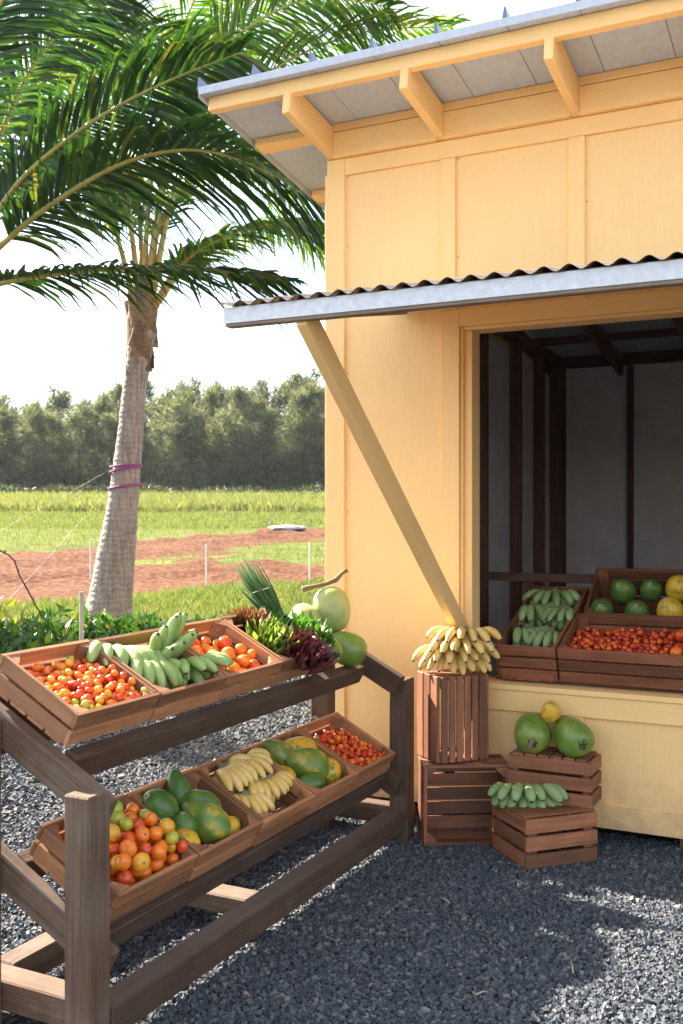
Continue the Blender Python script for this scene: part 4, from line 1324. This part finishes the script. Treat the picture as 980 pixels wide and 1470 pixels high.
M_post = plain('grey_stake', (.38, .36, .33), .8)
def stake(x, y, z0, z1, r, label, group=None, mat=None):
    v, f = lathe([(r * 1.05, z0), (r, z0 + .03), (r * .95, z1 - .02), (r * 1.1, z1 - .015), (r * 1.05, z1)], 7)
    return tag(obj('fence_stake', mesh('fence_stake', v, f, mat or M_post), None, Matrix.Translation((x, y, 0))), label, 'stake', group)
stake(-5.157, 5.915, -.02, .90, .017, 'short grey stake standing in the leafy shrubs by the palm trunk')
M_pole = plain('pale_stake', (.62, .62, .60), .6)
for (D, L) in ((17.75, -4.41), (17.04, -2.28), (17.44, -.55)):
    x, y = -0.4487 * D + 0.8937 * L, 0.8937 * D + 0.4487 * L
    z = float(ground_z(np.array([x]), np.array([y]))[0])
    stake(x, y, z - .03, z + .72, .013, 'thin pale field stake standing at the edge of the red soil', 'field stakes', M_pole)

# ---------------------------------------------------------------- leafy shrubs by the yard
def leafcloud(n, blob, size, aspect, g, upb=.5, fold=.25):
    """n lance leaves: two folded halves each"""
    V = np.zeros((n, 6, 3)); F = np.zeros((n, 4, 3), int)
    for k in range(n):
        c = np.array(blob(g))
        d = g.normal(size=3); d[2] = abs(d[2]) * .7 + upb; d /= np.linalg.norm(d)
        s = np.cross(d, g.normal(size=3)); s /= np.linalg.norm(s)
        nrm = np.cross(d, s)
        L = size * g.uniform(.65, 1.25); w = L * aspect * g.uniform(.8, 1.2)
        V[k] = [c, c + d * L * .45 + s * w + nrm * w * fold, c + d * L * .5 - nrm * w * fold * .5, c + d * L * .45 - s * w + nrm * w * fold, c + d * L - nrm * L * .12, c]
        F[k] = np.array([[0, 1, 2], [0, 2, 3], [1, 4, 2], [2, 4, 3]]) + 6 * k
    return V.reshape(-1, 3), F.reshape(-1, 3)
M_shrub = leafmat('shrub_leaf', [(0, (.016, .05, .009)), (.55, (.034, .10, .016)), (.9, (.075, .16, .024)), (1, (.20, .23, .025))], .3, .25)
M_shruby = leafmat('shrub_leaf_yellow', [(0, (.06, .12, .014)), (.5, (.15, .19, .02)), (1, (.30, .28, .03))], .4, .3)
M_stem = plain('shrub_stem', (.10, .08, .04), .9)
def shrub(x, y, rx, h, mat, label, seed, n=420, size=.12):
    g = np.random.default_rng(seed)
    o = empty('leafy_shrub', (x, y, 0), label, 'shrub', 'leafy shrubs edging the yard')
    def blob(g):
        a = g.uniform(0, 6.283); r = math.sqrt(g.uniform(0, 1)); q = g.uniform(0, 1) ** .6
        return (rx * r * math.cos(a) * (1.15 - .4 * q), rx * .8 * r * math.sin(a) * (1.15 - .4 * q), .04 + (h - .1) * q * (1 - .35 * r * r))
    v, f = leafcloud(n, blob, size, .17, g)
    M = Matrix.Translation((x, y, 0))
    child('foliage', npmesh('foliage', v, f, mat), o, M)
    V, F = [], []
    for k in range(9):
        b = blob(g)
        vv, ff = tube([(b[0] * .2, b[1] * .2, -.02), (b[0] * .6, b[1] * .6, b[2] * .6), b], [.011, .008, .004], 4)
        o0 = len(V); V += vv; F += [tuple(q + o0 for q in w) for w in ff]
    child('stems', mesh('stems', V, F, M_stem), o, M)
k = 0
for (x, y, rx, h, m, n) in ((-6.25, 5.15, .50, .62, M_shruby, 300), (-6.0, 5.75, .50, .66, M_shrub, 430), (-5.55, 5.85, .48, .64, M_shrub, 430), (-5.35, 6.35, .50, .62, M_shrub, 430),
                         (-5.0, 6.45, .46, .60, M_shrub, 430), (-4.75, 6.85, .42, .56, M_shrub, 380), (-6.5, 6.2, .5, .78, M_shruby, 260), (-6.9, 5.4, .5, .7, M_shrub, 300),
                         (-5.9, 6.5, .5, .62, M_shrub, 380), (-5.45, 6.95, .45, .55, M_shrub, 330)):
    lab = ('yellow-green leafy shrub behind the rack, left of the palm trunk' if m is M_shruby else 'dark glossy leafy shrub in the low row behind the rack')
    shrub(x, y, rx, h + .10, m, lab, 100 + k, int(n * 1.5)); k += 1

# ---------------------------------------------------------------- far trees
def casuarina(seed, H, Wd):
    g = np.random.default_rng(seed)
    V, F = [], []
    V = []; cnt = 0
    for b in range(84):
        q = g.uniform(.06, 1.0)
        a = g.uniform(0, 6.283)
        rad = Wd * (1.05 - .75 * q ** 1.6) * g.uniform(.25, 1.0)
        c = np.array([math.cos(a) * rad, math.sin(a) * rad, H * q * g.uniform(.9, 1.03)])
        s = .30 + .35 * (1 - q)
        m = 60
        p = c + g.normal(size=(m, 3)) * np.array([s, s, s * .9]) * .75
        d = g.normal(size=(m, 3)) * .45 + np.array([math.cos(a) * .35, math.sin(a) * .35, .55 if q > .8 else -.15])
        d /= np.linalg.norm(d, axis=1, keepdims=True)
        L = g.uniform(.3, .65, (m, 1))
        w = np.cross(d, g.normal(size=(m, 3))); w /= np.linalg.norm(w, axis=1, keepdims=True)
        w *= g.uniform(.02, .055, (m, 1))
        quad = np.stack([p - w, p + w, p + d * L + w * .3, p + d * L - w * .3], 1)
        V.append(quad.reshape(-1, 3)); cnt += m
    V = np.concatenate(V)
    return npmesh('crown', V, np.arange(cnt * 4).reshape(-1, 4), M_cas)
M_cas = leafmat('casuarina_needles', [(0, (.05, .07, .048)), (.5, (.09, .112, .078)), (.85, (.14, .155, .10)), (1, (.20, .19, .13))], .45, .7)
M_trk = plain('far_trunk', (.09, .07, .055), .9)
crowns = [casuarina(s, h, w) for s, h, w in ((1, 7.2, 1.9), (2, 7.8, 2.1), (3, 6.8, 1.9), (4, 8.3, 2.1), (5, 7.2, 2.4))]
v, f = tube([(0, 0, -.3), (.1, 0, 2.5), (0, .1, 5), (.1, 0, 6.6)], [.20, .15, .09, .03], 7)
trk = mesh('trunk', v, f, M_trk, True)
gt = random.Random(8)
for row, (D0, step, n, sc_) in enumerate(((67, 1.75, 32, .84), (72, 1.9, 31, .96), (78, 1.9, 34, 1.04))):
    for i in range(n):
        D = D0 + gt.uniform(-1.5, 1.5); L = -31 + i * step + gt.uniform(-.7, .7) + row
        x, y = -0.4487 * D + 0.8937 * L, 0.8937 * D + 0.4487 * L
        z = float(ground_z(np.array([x]), np.array([y]))[0])
        hs = sc_ * gt.uniform(.80, 1.12) * (1.05 if L > -7 else (1.0 if L > -13 else .90))
        M = Matrix.Translation((x, y, z)) @ Matrix.Rotation(gt.uniform(0, 6.28), 4, 'Z') @ Matrix.Diagonal((hs * 1.02, hs * 1.02, hs, 1))
        tr_ = empty('casuarina_tree', M, 'feathery grey-green tree in the front row of the wood beyond the field' if row == 0 else ('taller feathery tree in the middle row of the wood beyond the field' if row == 1 else 'feathery tree at the very back of the wood beyond the field'), 'tree', 'trees along the far field edge')
        child('crown', crowns[gt.randrange(5)], tr_, M)
        child('trunk', trk, tr_, M)

# ---------------------------------------------------------------- grass, weeds, undergrowth (nobody could count them)
def blades(n, D0, D1, L0, L1, h0, h1, w, keep, seed, lean=.35):
    g = np.random.default_rng(seed)
    D = g.uniform(D0, D1, n); L = g.uniform(L0, L1, n)
    X = -0.4487 * D + 0.8937 * L; Y = 0.8937 * D + 0.4487 * L
    _, _, so, gr, a1, a2 = zones(X, Y)
    k = keep(D, L, so, gr, a1, a2, g)
    X, Y = X[k], Y[k]; n = len(X)
    Z = ground_z(X, Y)
    a = g.uniform(0, 6.283, n); h = g.uniform(h0, h1, n)
    le = g.normal(0, lean, (n, 2)) * h[:, None]
    V = np.zeros((n, 4, 3))
    V[:, 0] = np.stack([X - np.cos(a) * w, Y - np.sin(a) * w, Z - .02], 1)
    V[:, 1] = np.stack([X + np.cos(a) * w, Y + np.sin(a) * w, Z - .02], 1)
    V[:, 2] = np.stack([X + np.cos(a) * w * .6 + le[:, 0] * .45, Y + np.sin(a) * w * .6 + le[:, 1] * .45, Z + h * .6], 1)
    V[:, 3] = np.stack([X + le[:, 0], Y + le[:, 1], Z + h], 1)
    f = np.array([[0, 1, 2], [0, 2, 3]])
    return V.reshape(-1, 3), (f[None] + 4 * np.arange(n)[:, None, None]).reshape(-1, 3)
M_grass = leafmat('short_grass', [(0, (.065, .10, .022)), (.6, (.11, .145, .038)), (1, (.18, .18, .07))], .45, .6)
M_tall = leafmat('tall_grass', [(0, (.09, .125, .04)), (.5, (.14, .165, .06)), (1, (.22, .215, .10))], .45, .6)
M_under = leafmat('undergrowth', [(0, (.016, .026, .010)), (.6, (.035, .048, .02)), (1, (.085, .088, .04))], .35, .6)  # leaf colours darkened to stand for the shade of the trees
for args, mt, nm, lb in (
        ((46000, 12.6, 19.5, -8.5, 2.5, .04, .13, .006, lambda D, L, so, gr, a, b, g: (so < .35) & (gr < .4) & (g.uniform(0, 1, len(D)) < .95), 1), M_grass, 'grass', 'short bright grass strip between yard and red soil'),
        ((26000, 19.5, 34, -14, 2.5, .03, .12, .008, lambda D, L, so, gr, a, b, g: (so < .45) & (g.uniform(0, 1, len(D)) < .8 + .2 * a), 2), M_grass, 'weeds', 'patchy green weeds growing between the soil tracks'),
        ((36000, 32, 43, -24, 4, .04, .13, .016, lambda D, L, so, gr, a, b, g: so < .3, 3), M_grass, 'grass', 'mown grass beyond the soil tracks'),
        ((52000, 42, 58, -32, 8, .25, .6, .022, lambda D, L, so, gr, a, b, g: (D > 43.2 + a * 1.6 + b * .6), 4), M_tall, 'tall_grass', 'tall yellow-green grass across the far field')):
    v, f = blades(*args)
    tag(obj(nm, npmesh(nm, v, f, mt)), lb, nm.replace('_', ' '), None, 'stuff')

gu = np.random.default_rng(77)
nU = 42000
Du = gu.uniform(56.5, 66, nU); Lu = gu.uniform(-36, 13, nU)
Xu, Yu = -0.4487 * Du + 0.8937 * Lu, 0.8937 * Du + 0.4487 * Lu
hu = (.55 + .35 * fbm(Xu, Yu, .55, 21) + .25 * fbm(Xu, Yu, 1.7, 22)) * np.clip((Du - 56.3) / 3.5, .12, 1)
pu = np.stack([Xu, Yu, ground_z(Xu, Yu) + np.maximum(hu, .12) * gu.uniform(0, 1, nU) ** .6], 1)
du = gu.normal(size=(nU, 3)); du[:, 2] += .5; du /= np.linalg.norm(du, axis=1, keepdims=True)
wu = np.cross(du, gu.normal(size=(nU, 3))); wu /= np.linalg.norm(wu, axis=1, keepdims=True)
lu = gu.uniform(.12, .32, (nU, 1)); wu *= gu.uniform(.025, .06, (nU, 1))
qu = np.stack([pu - wu, pu + wu, pu + du * lu + wu * .4, pu + du * lu - wu * .4], 1)
tag(obj('undergrowth', npmesh('undergrowth', qu.reshape(-1, 3), np.arange(nU * 4).reshape(-1, 4), M_under)), 'weedy undergrowth coloured dark for tree shade along the foot of the wood', 'undergrowth', None, 'stuff')

# grey plastic sheet left on the soil
D, L = 31.2, -1.75
gx0, gy0 = -0.4487 * D + 0.8937 * L, 0.8937 * D + 0.4487 * L
gz0 = float(ground_z(np.array([gx0]), np.array([gy0]))[0])
gs = random.Random(2)
V, F = lathe([(max(math.cos(a), .04) * (1 + .1 * math.sin(3 * a)), math.sin(a)) for a in [-1.5 + 3.0 * q / 8 for q in range(9)]], 18, .12, 3)
V = [(p[0] * .62 + gs.uniform(-.04, .04), p[1] * .30 + gs.uniform(-.03, .03), max(p[2], -.2) * .13 + .05 + gs.uniform(-.015, .015)) for p in V]
tag(obj('plastic_sheet', mesh('plastic_sheet', V, F, plain('grey_plastic', (.30, .32, .36), .6, 0, .2, 4, 0)), None, Matrix.Translation((gx0, gy0, gz0)) @ Matrix.Rotation(.5, 4, 'Z')), 'crumpled grey plastic sheet lying on the red soil track', 'plastic sheet')

# dry twigs on the gravel
M_twig = plain('dry_twig', (.42, .34, .24), .9)
for (x, y, a, ln, lb) in ((-.79, 3.23, 1.9, .085, 'pale dry twig lying on the sunlit gravel before the counter'), (-1.95, 2.75, .4, .06, 'short dry straw on the ground beside the front ground rail'),
                          (-1.02, 2.95, .9, .045, 'tan dry leaf stalk on the gravel at the shadow edge'), (-1.35, 3.6, 2.6, .05, 'small dry twig in the shade between rack and counter')):
    p = Vector((x, y, .022)); d = Vector((math.cos(a), math.sin(a), .05))
    v, f = tube([p, p + d * ln * .5 + Vector((0, 0, .004)), p + d * ln], [.003, .0026, .0012], 5)
    tag(obj('twig', mesh('twig', v, f, M_twig, True)), lb, 'twig')

# ---------------------------------------------------------------- thin sunlit air over the farm
hz = bpy.data.materials.new('farm_air')
hz.use_nodes = True
ht = hz.node_tree
ht.nodes.clear()
ho = ht.nodes.new('ShaderNodeOutputMaterial')
hp = ht.nodes.new('ShaderNodeVolumePrincipled')
hp.inputs['Color'].default_value = (.86, .92, 1.0, 1)
hp.inputs['Density'].default_value = 0.00022
hp.inputs['Anisotropy'].default_value = 0.25
ht.links.new(hp.outputs[0], ho.inputs['Volume'])
hb = [(x, y, z) for x in (-4200, 4200) for y in (-4200, 4200) for z in (-1.5, 62)]
hm = mesh('haze', hb, [(0, 1, 3, 2), (4, 6, 7, 5), (0, 4, 5, 1), (2, 3, 7, 6), (0, 2, 6, 4), (1, 5, 7, 3)], hz)
tag(obj('haze', hm), 'thin pale air veiling the wood beyond the field', 'haze', None, 'stuff')
